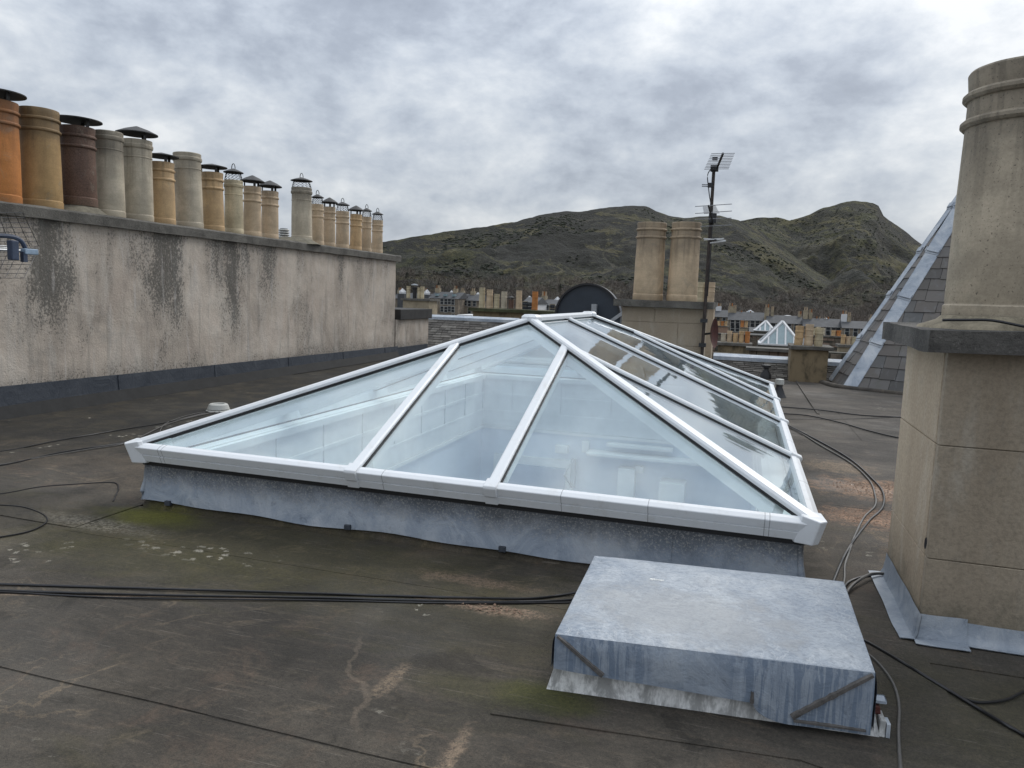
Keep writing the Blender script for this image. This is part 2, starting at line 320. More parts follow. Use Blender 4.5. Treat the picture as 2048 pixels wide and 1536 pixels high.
slate_m = mat('slate_stone', lambda n, P: (lambda R, a, b, st: {'c': n.mix(n.m('MULTIPLY', n.ss(st, .52, .68), .45), n.mix(n.m('MULTIPLY', n.ss(a, .5, .7), .5), n.ramp(R, [(0, (.06, .058, .056)), (.3, (.115, .102, .092)), (.5, (.085, .088, .09)), (.75, (.14, .125, .112)), (1, (.10, .092, .084))]), (.085, .084, .066)), (.15, .15, .15)), 'h': n.m('ADD', a, b), 'hd': .006})(
    n.node('ShaderNodeObjectInfo').outputs['Random'], n.noise(P, 5, 5, .7), n.noise(P, 30, 5, .7), n.noise(P, 8, 4, .6, .3, sx=(1, 1, .3))), .75)
mastic = simple('grey_mastic', (.095, .088, .082), .9, .4, 40)
def far_wall_f(n, P):
    o = n.xyz(P); br = n.node('ShaderNodeTexBrick')
    n.put(br.inputs['Vector'], n.comb(n.m('ADD', o[0], n.m('MULTIPLY', o[1], .3)), o[2], 0)); n.put(br.inputs['Color1'], (.19, .155, .115)); n.put(br.inputs['Color2'], (.27, .22, .165)); n.put(br.inputs['Mortar'], (.16, .14, .115))
    br.inputs['Scale'].default_value = 1; br.inputs['Brick Width'].default_value = .7; br.inputs['Row Height'].default_value = .3; br.inputs['Mortar Size'].default_value = .03
    return n.mix(n.m('MULTIPLY', n.ss(n.noise(P, .35, 5, .7), .45, .65), .6), br.outputs[0], (.055, .047, .038))
far_wall = mat('sandstone_rubble', far_wall_f, .95)
far_roof = simple('far_slate_roof', (.062, .064, .068), .8, .3, .8)
far_stack = simple('far_chimney_stone', (.30, .25, .175), .95, .35, 1.2)
far_white = simple('far_white_paint', (.6, .6, .6), .8, .1)
far_glass = simple('far_window_glass', (.02, .023, .027), .12, .3)
win_grey = simple('window_frame_paint', (.38, .38, .36), .8, .2)
teal_glass = simple('cupola_glass', (.20, .27, .29), .2, .12)
stone_m = simple('rubble_stone', (.14, .115, .088), .95, .5, 4)
stone_dk = simple('dark_damp_stone', (.06, .055, .043), .95, .6, 3)
moss_stack = mat('mossy_stack_render', lambda n, P: n.mix(n.m('MULTIPLY', n.ss(n.noise(P, 3, 6, .7, .5, sx=(1, 1, .5)), .45, .65), .8), (.215, .165, .10), (.06, .05, .032)), .95)
drum_m = simple('dark_blue_cladding', (.028, .038, .052), .5, .15, 3)
rust = simple('rust_red_paint', (.06, .014, .010), .7, .5, 12)
galv = simple('galvanised_steel', (.35, .37, .39), .4, .2, 10, .3)
grass_cl = simple('plastic_vent_grey', (.42, .42, .39), .6, .15)
dropping = simple('bird_dropping', (.75, .75, .72), .8, .1)

def glass_mat(name, tint, bump, f0=.055, film=.05):
    M = bpy.data.materials.new(name); M.use_nodes = True; t = M.node_tree; t.nodes.clear(); n = NT(t)
    g = n.node('ShaderNodeNewGeometry'); P = g.outputs['Position']
    bp = n.node('ShaderNodeBump'); bp.inputs['Strength'].default_value = 1; bp.inputs['Distance'].default_value = bump
    n.put(bp.inputs['Height'], n.m('ADD', n.m('MULTIPLY', n.noise(P, 1.0, 2, .4, 0, sx=(1, 4, 1)), 1), n.m('MULTIPLY', n.noise(P, 3.2, 1, .4, 0, sx=(.5, 3, .5)), .22)))
    dt = n.m('ABSOLUTE', n.v('DOT_PRODUCT', bp.outputs[0], g.outputs['Incoming']))
    f = n.m('ADD', f0, n.m('MULTIPLY', n.m('POWER', n.m('SUBTRACT', 1, dt, clamp=True), 3.6), 1 - f0), clamp=True)
    tr = n.node('ShaderNodeBsdfTransparent'); tr.inputs[0].default_value = (*tint, 1)
    gl = n.node('ShaderNodeBsdfGlossy'); gl.inputs['Roughness'].default_value = .0; gl.inputs[0].default_value = (.94, .96, .98, 1); n.l.new(bp.outputs[0], gl.inputs['Normal'])
    mx = n.node('ShaderNodeMixShader'); n.put(mx.inputs[0], f); n.l.new(tr.outputs[0], mx.inputs[1]); n.l.new(gl.outputs[0], mx.inputs[2])
    df = n.node('ShaderNodeBsdfDiffuse'); df.inputs[0].default_value = (.8, .84, .88, 1); m2 = n.node('ShaderNodeMixShader'); m2.inputs[0].default_value = film; n.l.new(mx.outputs[0], m2.inputs[1]); n.l.new(df.outputs[0], m2.inputs[2])
    n.l.new(m2.outputs[0], n.node('ShaderNodeOutputMaterial').inputs[0]); return M
glass = glass_mat('coated_glass', (.93, .98, .985), .0013, f0=.085, film=.022)

# ------------------------------------------------------------------ objects helpers
def tag(o, label=None, cat=None, group=None, kind=None):
    if label: o['label'] = label
    if cat: o['category'] = cat
    if group: o['group'] = group
    if kind: o['kind'] = kind
    return o
def empty(name, loc, label, cat, group=None):
    o = bpy.data.objects.new(name, None); COL.objects.link(o); o.location = loc; o.empty_display_size = .1
    return tag(o, label, cat, group)
def base_of(p):
    v = Vector((0, 0, 0))
    while p is not None: v += Vector(p.location); p = p.parent
    return v

class MB:
    """collects polygons in world space, linked as one mesh object"""
    def __init__(s): s.v = []; s.f = []
    def add(s, vs, fs):
        k = len(s.v); s.v += [tuple(v) for v in vs]; s.f += [tuple(i + k for i in f) for f in fs]; return s
    def box(s, x0, x1, y0, y1, z0, z1):
        return s.hexa([(x0, y0, z0), (x1, y0, z0), (x1, y1, z0), (x0, y1, z0), (x0, y0, z1), (x1, y0, z1), (x1, y1, z1), (x0, y1, z1)])
    def hexa(s, p):
        return s.add(p, [(0, 3, 2, 1), (4, 5, 6, 7), (0, 1, 5, 4), (1, 2, 6, 5), (2, 3, 7, 6), (3, 0, 4, 7)])
    def extr(s, ring, vec):
        n = len(ring); vec = Vector(vec)
        return s.add(list(ring) + [tuple(Vector(r) + vec) for r in ring], [tuple(range(n))[::-1], tuple(range(n, 2 * n))] + [(i, (i + 1) % n, n + (i + 1) % n, n + i) for i in range(n)])
    def bar(s, P, Q, upv, prof):
        P, Q = Vector(P), Vector(Q); d = (Q - P).normalized(); r = d.cross(Vector(upv)).normalized(); u = r.cross(d)
        n = len(prof); vs = [P + r * a + u * b for a, b in prof] + [Q + r * a + u * b for a, b in prof]
        return s.add(vs, [tuple(range(n)), tuple(range(n, 2 * n))[::-1]] + [(i, n + i, n + (i + 1) % n, (i + 1) % n) for i in range(n)])
    def lathe(s, c, prof, seg=28):
        c = Vector(c); k = len(s.v); n = len(prof)
        for r, z in prof:
            for j in range(seg):
                a = 2 * pi * j / seg; s.v.append((c.x + r * cos(a), c.y + r * sin(a), c.z + z))
        for i in range(n - 1):
            for j in range(seg):
                a = k + i * seg + j; b = k + i * seg + (j + 1) % seg
                s.f.append((a, b, b + seg, a + seg))
        return s
    def tube(s, pts, r, seg=6, smooth=0):
        pts = [Vector(p) for p in pts]
        if smooth:
            q = []
            for i in range(len(pts) - 1):
                p0 = pts[max(i - 1, 0)]; p1 = pts[i]; p2 = pts[i + 1]; p3 = pts[min(i + 2, len(pts) - 1)]
                for j in range(smooth):
                    t = j / smooth; q.append(.5 * ((2 * p1) + (p2 - p0) * t + (2 * p0 - 5 * p1 + 4 * p2 - p3) * t * t + (3 * p1 - p0 - 3 * p2 + p3) * t ** 3))
            q.append(pts[-1]); pts = q
        k = len(s.v)
        for i, p in enumerate(pts):
            d = (pts[min(i + 1, len(pts) - 1)] - pts[max(i - 1, 0)]).normalized()
            a = d.cross(Vector((0, 0, 1))); a = a.normalized() if a.length > .05 else d.cross(Vector((1, 0, 0))).normalized(); b = d.cross(a)
            for j in range(seg):
                t = 2 * pi * j / seg; s.v.append(tuple(p + (a * cos(t) + b * sin(t)) * r))
        for i in range(len(pts) - 1):
            for j in range(seg):
                x = k + i * seg + j; y = k + i * seg + (j + 1) % seg; s.f.append((x, y, y + seg, x + seg))
        s.f.append(tuple(range(k, k + seg))); s.f.append(tuple(range(k + (len(pts) - 1) * seg, k + len(pts) * seg))[::-1])
        return s
    def build(s, name, material, parent=None, bevel=0, smooth=False, sub=0, jit=0, loc=None, seg=2):
        base = base_of(parent) if parent else Vector((0, 0, 0))
        l = Vector(loc) if loc is not None else base
        me = bpy.data.meshes.new(name); me.from_pydata([tuple(Vector(v) - l) for v in s.v], [], s.f)
        bm = bmesh.new(); bm.from_mesh(me); bmesh.ops.recalc_face_normals(bm, faces=bm.faces)
        if sub: bmesh.ops.subdivide_edges(bm, edges=bm.edges, cuts=sub, use_grid_fill=True)
        if bevel: bmesh.ops.bevel(bm, geom=bm.edges, offset=bevel, segments=seg, affect='EDGES', profile=.6)
        if jit:
            for v in bm.verts:
                q = (v.co + l) * 2.3; v.co += Vector(mnoise.noise_vector(q)) * jit + Vector(mnoise.noise_vector(q * 5)) * jit * .35
        bm.to_mesh(me); bm.free()
        if smooth:
            me.polygons.foreach_set('use_smooth', [True] * len(me.polygons)); me.set_sharp_from_angle(angle=radians(smooth if smooth is not True else 40))
        me.materials.append(material)
        o = bpy.data.objects.new(name, me); COL.objects.link(o)
        if parent: o.parent = parent; o.location = l - base
        else: o.location = l
        return o

def copy_tree(o, parent=None):
    c = o.copy(); COL.objects.link(c); c.parent = parent
    for ch in list(o.children): copy_tree(ch, c)
    return c
def ray(px, py): return fw + rt * ((px - 1024) / FPX) - up * ((py - 768) / FPX)
def at(px, py, ax, val):
    """point of the plane (axis ax = val) seen at that spot of the photograph"""
    dd = ray(px, py); return CAM + dd * ((val - CAM[ax]) / dd[ax])
def g(px, py, z=.008): return at(px, py, 2, z)

# ================================================================== SETTING
LX0, LX1, LY0, LY1, EZ = -4.037, .439, 4.124, 11.218, .46     # lantern eaves
LS, LH = 2.238, .930
HX0, HX1, HY0, HY1 = LX0 + .16, LX1 - .16, LY0 + .14, LY1 - .14  # opening below

def sheet(x0, x1, y0, y1, z0, z1): return MB().box(x0, x1, y0, y1, z0, z1)
deck = MB()
for b in ((-9.5, HX0, -6, 17.0), (HX1, 9, -6, 17.0), (HX0, HX1, -6, HY0), (HX0, HX1, HY1, 17.0)): deck.box(*b, -.3, -.004)
tag(deck.build('flat_roof', felt), kind='structure')
# strips of felt: every strip laps a few millimetres over the next
droot = empty('roofing_felt', (0, 0, 0), 'dark stained roofing felt laid in long lapped strips around the lantern', 'roofing felt')
del droot['category']; del droot['label']; droot['kind'] = 'structure'
ys = [-3.0, -1.6, -.4, .8, 2.16, 3.575]
def strip(x0, x1, y0, y1, zt, n=90, m_=14, wav=.0035):
    mb = MB(); nx = max(2, int((x1 - x0) * 7)); ny = max(2, int((y1 - y0) * 7)); vs_ = []; 
    for j in range(ny + 1):
        for i in range(nx + 1):
            x = x0 + (x1 - x0) * i / nx; y = y0 + (y1 - y0) * j / ny
            q = Vector((x * .9, y * .9, 1)); e = mnoise.noise(q) * wav * 2
            if j == 0: y += mnoise.noise(Vector((x * 1.3, y, 3))) * .018
            vs_.append((x, y, zt + abs(e)))
    fs = [(j * (nx + 1) + i, j * (nx + 1) + i + 1, (j + 1) * (nx + 1) + i + 1, (j + 1) * (nx + 1) + i) for j in range(ny) for i in range(nx)]
    mb.add(vs_, fs)
    # edge thickness on the near side
    k = len(mb.v); nb = [(vs_[i][0], vs_[i][1], -.003) for i in range(nx + 1)]
    mb.add(nb, []); mb.f += [(i, i + 1, k + i + 1, k + i) for i in range(nx)]
    return mb
zt = .004
for i in range(len(ys) - 1):
    strip(-7.9, 8.9, ys[i], ys[i + 1] + .05, .004 + .005 * i).build('felt_strip', felt, droot, smooth=30)
for (x0, x1, y0, y1, z) in ((-7.9, LX0 + .02, 3.62, 5.2, .030), (-7.9, LX0 + .02, 5.22, 8.2, .023), (-7.9, LX0 + .02, 8.22, 11.8, .018), (-7.9, 1.2, 11.8, 16.9, .010),
                            (LX1 - .03, 8.9, 3.62, 6.3, .030), (LX1 - .03, 8.9, 6.32, 9.6, .024), (LX1 - .03, 1.55, 9.62, 12.5, .018), (1.45, 8.9, 9.62, 12.5, .022), (1.14, 8.9, 12.5, 16.9, .015), (LX0, LX1, 3.57, 4.16, .0255)):
    strip(x0, x1, y0, y1, z).build('felt_strip', felt, droot, smooth=30)
# patch in front of the hatch, turned a little
pp = MB(); A = [g(980, 1442, 0), g(1113, 1265, 0), (-.62, 3.6, 0), (.9, 3.7, 0), (.95, 2.45, 0), g(1600, 1536, 0)]
A = [Vector((a[0], a[1], .031)) for a in A]
pp.extr([(a.x, a.y, .0) for a in A], (0, 0, .031)); pp.build('felt_patch', felt, droot)
ridge = MB(); ridge.box(1.128, 1.16, 11.7, 16.9, .0, .034); ridge.build('felt_joint', felt, droot)
bw = MB()
for b in ((-9.5, -9.2, -6, 17.0), (8.7, 9, -6, 17.0), (-9.2, 8.7, -6, -5.7), (-9.2, 8.7, 16.7, 17.0)): bw.box(*b, -14.2, -.301)
tag(bw.build('building_wall', far_wall), kind='structure')

# ground and hills
def ground_sheet():
    mb = MB(); R = 7000
    mb.add([(-R, -R, -14.3), (R, -R, -14.3), (R, R, -14.3), (-R, R, -14.3)], [(0, 1, 2, 3)])
    return mb
tag(ground_sheet().build('ground', simple('town_ground', (.07, .068, .06), .95, .3, .05)), kind='structure')

def hill_f(sc):
    def fn(n, P):
        o = n.xyz(P)
        a = n.noise(P, .006 * sc, 8, .62, .8); b = n.noise(P, .022 * sc, 8, .7, .6); c_ = n.noise(P, .09 * sc, 6, .75, .4); fi = n.noise(P, .35 * sc, 4, .7)
        nz = n.xyz(n.node('ShaderNodeNewGeometry').outputs['Normal'])[2]
        c = n.ramp(b, [(.36, (.050, .056, .020)), (.47, (.080, .082, .030)), (.58, (.125, .112, .050)), (.7, (.16, .135, .07))])
        c = n.mix(n.ss(n.m('ADD', a, n.m('MULTIPLY', n.m('SUBTRACT', c_, .5), .45)), .565, .49), c, n.mix(c_, (.008, .009, .006), (.030, .030, .018)))
        c = n.mix(n.m('MULTIPLY', n.ss(n.m('ADD', b, n.m('MULTIPLY', n.m('SUBTRACT', a, .5), .5)), .515, .57), .85), c, n.mix(fi, (.009, .012, .008), (.026, .029, .016)))
        pt = n.noise(P, .014 * sc, 6, .65, 1.0, sx=(1, 1, 2.2)); c = n.mix(n.m('MULTIPLY', n.ss(n.m('ADD', pt, n.m('MULTIPLY', n.m('SUBTRACT', c_, .5), .25)), .545, .60), .75), c, n.mix(b, (.10, .105, .035), (.20, .165, .085)))
        c = n.mix(n.m('MULTIPLY', n.ss(nz, .80, .62), .55), c, n.mix(fi, (.035, .032, .028), (.095, .088, .078)))
        pth = n.m('MULTIPLY', n.ss(n.m('ABSOLUTE', n.m('SUBTRACT', n.noise(P, .0045 * sc, 3, .5, .3), .5)), .006, .002), .45)
        c = n.mix(pth, c, (.13, .12, .085))
        wood = n.m('MULTIPLY', n.ss(n.m('ADD', o[2], n.m('MULTIPLY', b, 22)), 24, 8), .8)
        c = n.mix(wood, c, n.mix(c_, (.020, .016, .012), (.062, .050, .040)))
        c = n.mix(1, c, n.ramp(fi, [(.3, (.30, .30, .28)), (.7, (.80, .77, .68))]), 'MULTIPLY')
        return {'c': c, 'h': n.m('ADD', n.m('MULTIPLY', c_, 3), fi), 'hs': .9, 'hd': 3.0}
    return fn
def px_dir(x, y):
    dd = ray(x, y); hz = sqrt(dd.x ** 2 + dd.y ** 2); return atan2(dd.x, dd.y), dd.z / hz
def terrain(name, prof, Rb, Rr, Re, material, nA, nR, zb, az0, az1, seed, amp):
    A = [px_dir(x, y) for x, y in prof]; pa = np.array([a for a, _ in A]); pe = np.array([e for _, e in A])
    az = np.linspace(az0, az1, nA)
    el = np.interp(az, pa, pe, left=None, right=None) + np.array([mnoise.fractal(Vector((a * 55, seed, 0)), .8, 2.1, 4) * .0012 for a in az])
    out = []; 
    rr_ = np.concatenate([np.linspace(Rb, Rr, nR), np.linspace(Rr, Re, nR // 4)[1:]])
    for i, a in enumerate(az):
        rr0 = Rr * (1 + .12 * sin(a * 5 + seed)); zr = 1.61 + el[i] * rr0
        for r in rr_:
            r2 = r * rr0 / Rr
            t = (r - Rb) / (Rr - Rb)
            if t <= 1:
                gth = t ** 1.25 * (1 - .12 * sin(pi * t))
                h = zb + (zr - zb) * (gth * .93 + .07 * t)
                env = sin(pi * min(1, t)) ** .7
            else:
                tt = (r - Rr) / (Re - Rr); h = zr - (zr + 30) * tt ** 1.4 * .8; env = 0
            x, y = sin(a) * r2, cos(a) * r2
            if env > 0:
                q = Vector((x, y, seed * 40.)) / 260
                h += (mnoise.fractal(q, .9, 2.1, 4) * 2.2 - abs(mnoise.noise(q * 1.7)) * 2.2 + mnoise.fractal(q * 7, .8, 2.2, 4) * .42 + mnoise.noise(q * 42) * .16) * amp * env
            elif True:
                h += mnoise.fractal(Vector((x, y, 3.)) / 22, .8, 2, 3) * amp * .06
            out.append((x, y, h))
    m2 = len(rr_); fs = [(i * m2 + j, (i + 1) * m2 + j, (i + 1) * m2 + j + 1, i * m2 + j + 1) for i in range(nA - 1) for j in range(m2 - 1)]
    me = bpy.data.meshes.new(name); me.from_pydata(out, [], fs); me.polygons.foreach_set('use_smooth', [True] * len(fs)); me.materials.append(material)
    o = bpy.data.objects.new(name, me); COL.objects.link(o); tag(o, kind='structure')
    return out, m2, nA
front_prof = [(-900, 640), (-500, 600), (0, 540), (400, 510), (765, 484), (850, 470), (900, 462), (960, 455), (1030, 443), (1085, 429), (1130, 422), (1165, 424), (1195, 417), (1240, 413), (1272, 411), (1292, 412), (1312, 422), (1340, 432), (1370, 436), (1400, 433), (1440, 431), (1475, 440), (1520, 462), (1560, 492), (1605, 524), (1660, 560), (1720, 590), (1800, 612), (2300, 640), (2900, 660)]
back_prof = [(-400, 600), (800, 560), (1300, 500), (1430, 455), (1485, 440), (1515, 436), (1550, 434), (1580, 440), (1605, 434), (1640, 419), (1665, 411), (1685, 405), (1712, 401), (1745, 405), (1758, 412), (1766, 430), (1780, 441), (1800, 456), (1845, 490), (1900, 530), (2000, 575), (2400, 610), (2900, 640)]
tv1, tm1, ta1 = terrain('hill', front_prof, 340, 880, 1400, mat('hill_vegetation', hill_f(1), .95), 420, 150, -14.6, radians(-62), radians(34), 1., 13)
tv2, tm2, ta2 = terrain('hill_peak', back_prof, 560, 1650, 2400, mat('hill_vegetation_far', hill_f(.62), .95), 420, 150, -14.6, radians(-40), radians(36), 5., 22)

# ------------------------------------------------------------------ long chimney wall
WX = -8.0
wall = empty('chimney_wall', (-8.4, 6, 0), 'long stained rendered chimney wall with a dark cope running along the left of the roof', 'wall')
def grid_face(y0, y1, z0, z1, x, ny, nz, amp):
    vs_ = []; 
    for j in range(nz + 1):
        for i in range(ny + 1):
            y = y0 + (y1 - y0) * i / ny; z = z0 + (z1 - z0) * j / nz
            vs_.append((x + mnoise.noise(Vector((1, y * .8, z * .8))) * amp + mnoise.noise(Vector((5, y * 4, z * 4))) * amp * .25, y, z))
    return vs_, [(j * (ny + 1) + i, j * (ny + 1) + i + 1, (j + 1) * (ny + 1) + i + 1, (j + 1) * (ny + 1) + i) for j in range(nz) for i in range(ny)]
mb = MB(); mb.add(*grid_face(2.0, 16.3, 0, 2.33, WX, 150, 26, .018)); mb.box(-8.78, WX - .03, 2.0, 16.3, -.02, 2.33)
mb.build('render_face', wall_m, wall, smooth=60)
mb = MB()
n_ = 70; ring = []
for i in range(n_ + 1):
    y = 1.9 + (16.45 - 1.9) * i / n_; e = mnoise.noise(Vector((y * 2.1, 0, 0))) * .012; e2 = mnoise.noise(Vector((y * 2.7, 4, 0))) * .012
    ring.append([(-7.935 + e, y, 2.31 + e2), (-7.93 + e, y, 2.43), (-7.96 + e, y, 2.455 + e2), (-8.85, y, 2.47), (-8.85, y, 2.31)])
for r_ in ring: mb.v += r_
for i in range(n_):
    for j in range(5): mb.f.append((i * 5 + j, i * 5 + (j + 1) % 5, (i + 1) * 5 + (j + 1) % 5, (i + 1) * 5 + j))
mb.f.append((0, 1, 2, 3, 4)); k = n_ * 5; mb.f.append((k + 4, k + 3, k + 2, k + 1, k)); mb.build('cope', cap_m, wall, smooth=30)
yy = 2.0
while yy < 16.2:
    y1 = min(yy + 2.0 + random.uniform(-.1, .1), 16.35)
    def ft(y): return .385 - (y - 6) * .010
    p = [(WX + .035, yy, .155), (WX + .035, y1 + .08, .145), (WX + .022, y1 + .08, ft(y1)), (WX + .022, yy, ft(yy))]
    o_ = .006
    mb = MB().add([p[0], p[1], p[2], p[3]] + [(a[0] + .008 + (.008 if a[1] == yy else 0), a[1], a[2]) for a in p], [(0, 3, 2, 1), (4, 5, 6, 7), (0, 1, 5, 4), (1, 2, 6, 5), (2, 3, 7, 6), (3, 0, 4, 7)])
    mb.build('flashing_sheet', lead_dark, wall, sub=3, jit=.006); yy = y1
mb = MB(); mb.extr([(WX + .02, 2, 0), (WX + .15, 2, 0.02), (WX + .05, 2, .16), (WX + .02, 2, .165)], (0, 14.35, 0)); mb.build('felt_upstand', simple('black_felt_upstand', (.010, .010, .010), .85, .5, 5), wall, sub=1)
mb = MB().box(WX + .02, WX + .028, 2.0, 16.35, .384 + .035, .388 + .04)
mm_ = MB()
for (yc, hh, rr) in ((7.75, .13, .38), (12.65, .12, .5), (9.78, .04, .3), (6.9, .03, .3)):
    mm_.lathe((-8.35, yc, 2.44), [(rr, 0), (rr * .75, hh * .5), (rr * .5, hh), (.02, hh)], 16)
mm_.build('mortar_haunching', simple('mortar', (.15, .135, .10), .95, .4, 9), wall, jit=.02, smooth=50)

# low wall beyond
st = empty('low_wall', (-8.5, 17.3, 0), 'short lower rendered wall with a dark felt top beyond the long chimney wall', 'wall')
MB().box(-9.0, -8.0, 16.35, 18.3, -.5, .92).build('render_face', wall_m, st)
MB().box(-9.1, -7.93, 16.47, 18.38, .921, 1.17).build('felt_top', simple('black_felt_top', (.03, .029, .028), .85, .4, 5), st, bevel=.01)
MB().box(-7.99, -7.96, 16.4, 18.2, .05, .25).build('flashing_sheet', lead_dark, st)

# ------------------------------------------------------------------ chimney pots
def pot_profile(r, h, style=0):
    R = r
    p = [(R * .97, 0), (R * .985, .015), (R * .985, .10), (R * .955, .108), (R * .955, .118), (R * .965, .125), (R * .94, h * .5), (R * .915, h - .30)]
    if style == 0:
        def roll(z, k=.022): return [(R * .915, z - k), (R * .955, z - k * .9), (R * 1.0, z - k * .35), (R * 1.0, z + k * .35), (R * .955, z + k * .9), (R * .915, z + k)]
        p += roll(h - .25) + [(R * .915, h - .16)] + roll(h - .12)
        p += [(R * .93, h - .06), (R * .95, h - .01), (R * .93, h), (R * .78, h), (R * .76, h - .03), (R * .76, h - .35), (R * .7, h - .6), (.01, h - .6)]
    else:
        p += [(R * .915, h - .25), (R * .94, h - .245), (R * .94, h - .235), (R * .915, h - .23), (R * .915, h - .12), (R * .97, h - .115), (R, h - .095), (R * .99, h - .07), (R * .94, h - .06), (R * .95, h - .01), (R * .92, h), (R * .78, h), (R * .76, h - .03), (R * .76, h - .35), (R * .7, h - .6), (.01, h - .6)]
    return p
def make_pot(loc, r, h, kind, cowl, label, group, style=0, seg=36, cat='chimney pot', material=None):
    t = empty('chimney_pot', loc, label, cat, group)
    sc_ = h / 1.05
    MB().lathe(loc, [(a, z) for a, z in pot_profile(r, h, style)], seg).build('clay_body', material or PM[kind], t, smooth=32, jit=.003)
    X, Y, Z = loc; zt = Z + h
    if cowl in ('disc', 'cone'):
        c = MB(); R = r * 1.32; a = .04 if cowl == 'disc' else .09; z0 = zt + .095
        c.lathe((X, Y, z0), [(R, -.012), (R, 0), (R * .6, a * .55), (.012, a + .01)], 30); c.lathe((X, Y, z0), [(R, -.012), (R * .6, a * .55 - .012), (.012, a)], 30)
        co = c.build('rain_cowl', cowl_m, t, smooth=25)
        for k in range(3):
            an = k * 2.094 + r * 9
            c_ = Vector((X + cos(an) * r * .86, Y + sin(an) * r * .86, zt - .05)); MB().bar(c_, c_ + Vector((0, 0, .155)), (cos(an), sin(an), 0), [(-.02, -.006), (.02, -.006), (.02, .006), (-.02, .006)]).build('cowl_strut', cowl_m, co)
    if cowl == 'guard':
        c = MB(); R = r * 1.02; z0 = zt + .14
        c.lathe((X, Y, z0), [(R, -.01), (R * .98, .0), (R * .5, .035), (.01, .06)], 26); c.lathe((X, Y, z0), [(R, -.01), (R * .5, .025), (.01, .05)], 26)
        co = c.build('rain_cowl', cowl_m, t, smooth=25)
        wv = MB()
        for k in range(13):
            an = 2 * pi * k / 13; pts = []
            for q in range(9):
                f_ = q / 8; rr = r * (.93 - .25 * f_); of = .022 * (-1) ** q * (1 if 0 < q < 8 else 0)
                pts.append((X + cos(an) * rr - sin(an) * of, Y + sin(an) * rr + cos(an) * of, zt - .03 + .18 * f_))
            wv.tube(pts, .0055, 4)
        wv.build('guard_wires', black, co)
        hp = [(X + .035 * cos(q / 8 * pi), Y, z0 + .055 + .085 * sin(q / 8 * pi)) for q in range(9)]
        MB().tube(hp, .007, 5).build('lifting_loop', black, co)
    t.rotation_euler = (random.uniform(-.012, .012), random.uniform(-.012, .012), 0)
    return t
GP = 'clay chimney pots standing along the long chimney wall'
POTS = [(6.68, .431, 3.61, 'orange', 'disc', 0, 'bright orange clay pot under a black disc cowl, first on the wall from the left'),
 (7.21, .468, 3.64, 'tanyellow', None, 0, 'open ochre clay pot with two roll bands between the orange and dark brown pots'),
 (7.75, .44, 3.55, 'brown', 'disc', 0, 'dark reddish brown crazed clay pot with a wide flat black disc cowl'),
 (8.25, .389, 3.60, 'pale', None, 1, 'open pale grey clay pot touching the dark brown pot'),
 (8.75, .407, 3.59, 'pale', 'cone', 1, 'pale grey clay pot with a black cone cowl on three struts'),
 (9.23, .350, 3.37, 'tan', 'disc', 0, 'shorter tan clay pot with a black disc cowl between two pale grey pots'),
 (9.78, .42, 3.60, 'pale', None, 1, 'open pale grey clay pot standing clear of its neighbours in the left row'),
 (10.33, .350, 3.40, 'tan', 'disc', 0, 'tan clay pot under a wide flat cowl just right of the free standing pale pot'),
 (10.85, .314, 3.36, 'yellow', 'guard', 1, 'speckled yellow clay pot with a wire bird guard under its cap'),
 (11.34, .308, 3.33, 'buff', 'cone', 0, 'buff clay pot with a cone cowl, just right of the speckled yellow pot'),
 (11.85, .310, 3.32, 'buff', 'cone', 0, 'buff clay pot with a cone cowl, last of the first run before the gap'),
 (12.88, .401, 3.53, 'pale', 'guard', 1, 'tall pale grey clay pot with a wire guard, first after the gap'),
 (13.46, .244, 3.29, 'buff', 'guard', 0, 'slim buff clay pot with a wire guard, next right of the tall pale pot'),
 (13.90, .250, 3.29, 'buff', 'cone', 0, 'slim buff clay pot with a flat cone cowl between two wire guarded pots'),
 (14.43, .29, 3.26, 'buff', 'guard', 0, 'buff clay pot with a wire guard and a thick cracked upper band'),
 (15.00, .267, 3.26, 'tan', 'cone', 0, 'buff clay pot with a dark cone cowl, third from the far end of the wall'),
 (15.50, .229, 3.26, 'buff', 'guard', 0, 'slim buff clay pot with a wire guard, last but one at the wall end'),
 (16.02, .259, 3.24, 'buff', 'guard', 0, 'buff clay pot with a wire guard, very last at the far wall end')]
for y, dd, zt_, kk, cw, stl, lb in POTS:
    z0 = 2.45
    if kk == 'brown': z0 = 2.56
    if y == 12.88: z0 = 2.50
    make_pot((-8.35, y, z0), dd / 2 * 1.02, zt_ - z0, kk, cw, lb, GP, stl)

# ------------------------------------------------------------------ roof lantern
lan = empty('roof_lantern', ((LX0 + LX1) / 2, (LY0 + LY1) / 2, 0), 'large white framed pyramid hipped glass roof lantern on a lead covered curb', 'roof lantern')
def cprof(w_, hu, hd, ch=.012): return [(-w_ / 2, -hd), (w_ / 2, -hd), (w_ / 2, hu - ch), (w_ / 2 - ch, hu), (-w_ / 2 + ch, hu), (-w_ / 2, hu - ch)]
AP = Vector(((LX0 + LX1) / 2, LY0 + LS, EZ + LH)); BP = Vector((AP.x, LY1 - LS, EZ + LH))
c4 = [Vector((LX0, LY0, EZ)), Vector((LX1, LY0, EZ)), Vector((LX1, LY1, EZ)), Vector((LX0, LY1, EZ))]
sf = Vector((0, -LH, LS)).normalized(); sr = Vector((LH, 0, LS)).normalized(); sb = Vector((0, LH, LS)).normalized(); sl_ = Vector((-LH, 0, LS)).normalized()
faces = {'front': (sf,), 'right': (sr,), 'back': (sb,), 'left': (sl_,)}
tops = [AP, AP, BP, BP]
hn = [(sf + sl_).normalized(), (sf + sr).normalized(), (sb + sr).normalized(), (sb + sl_).normalized()]
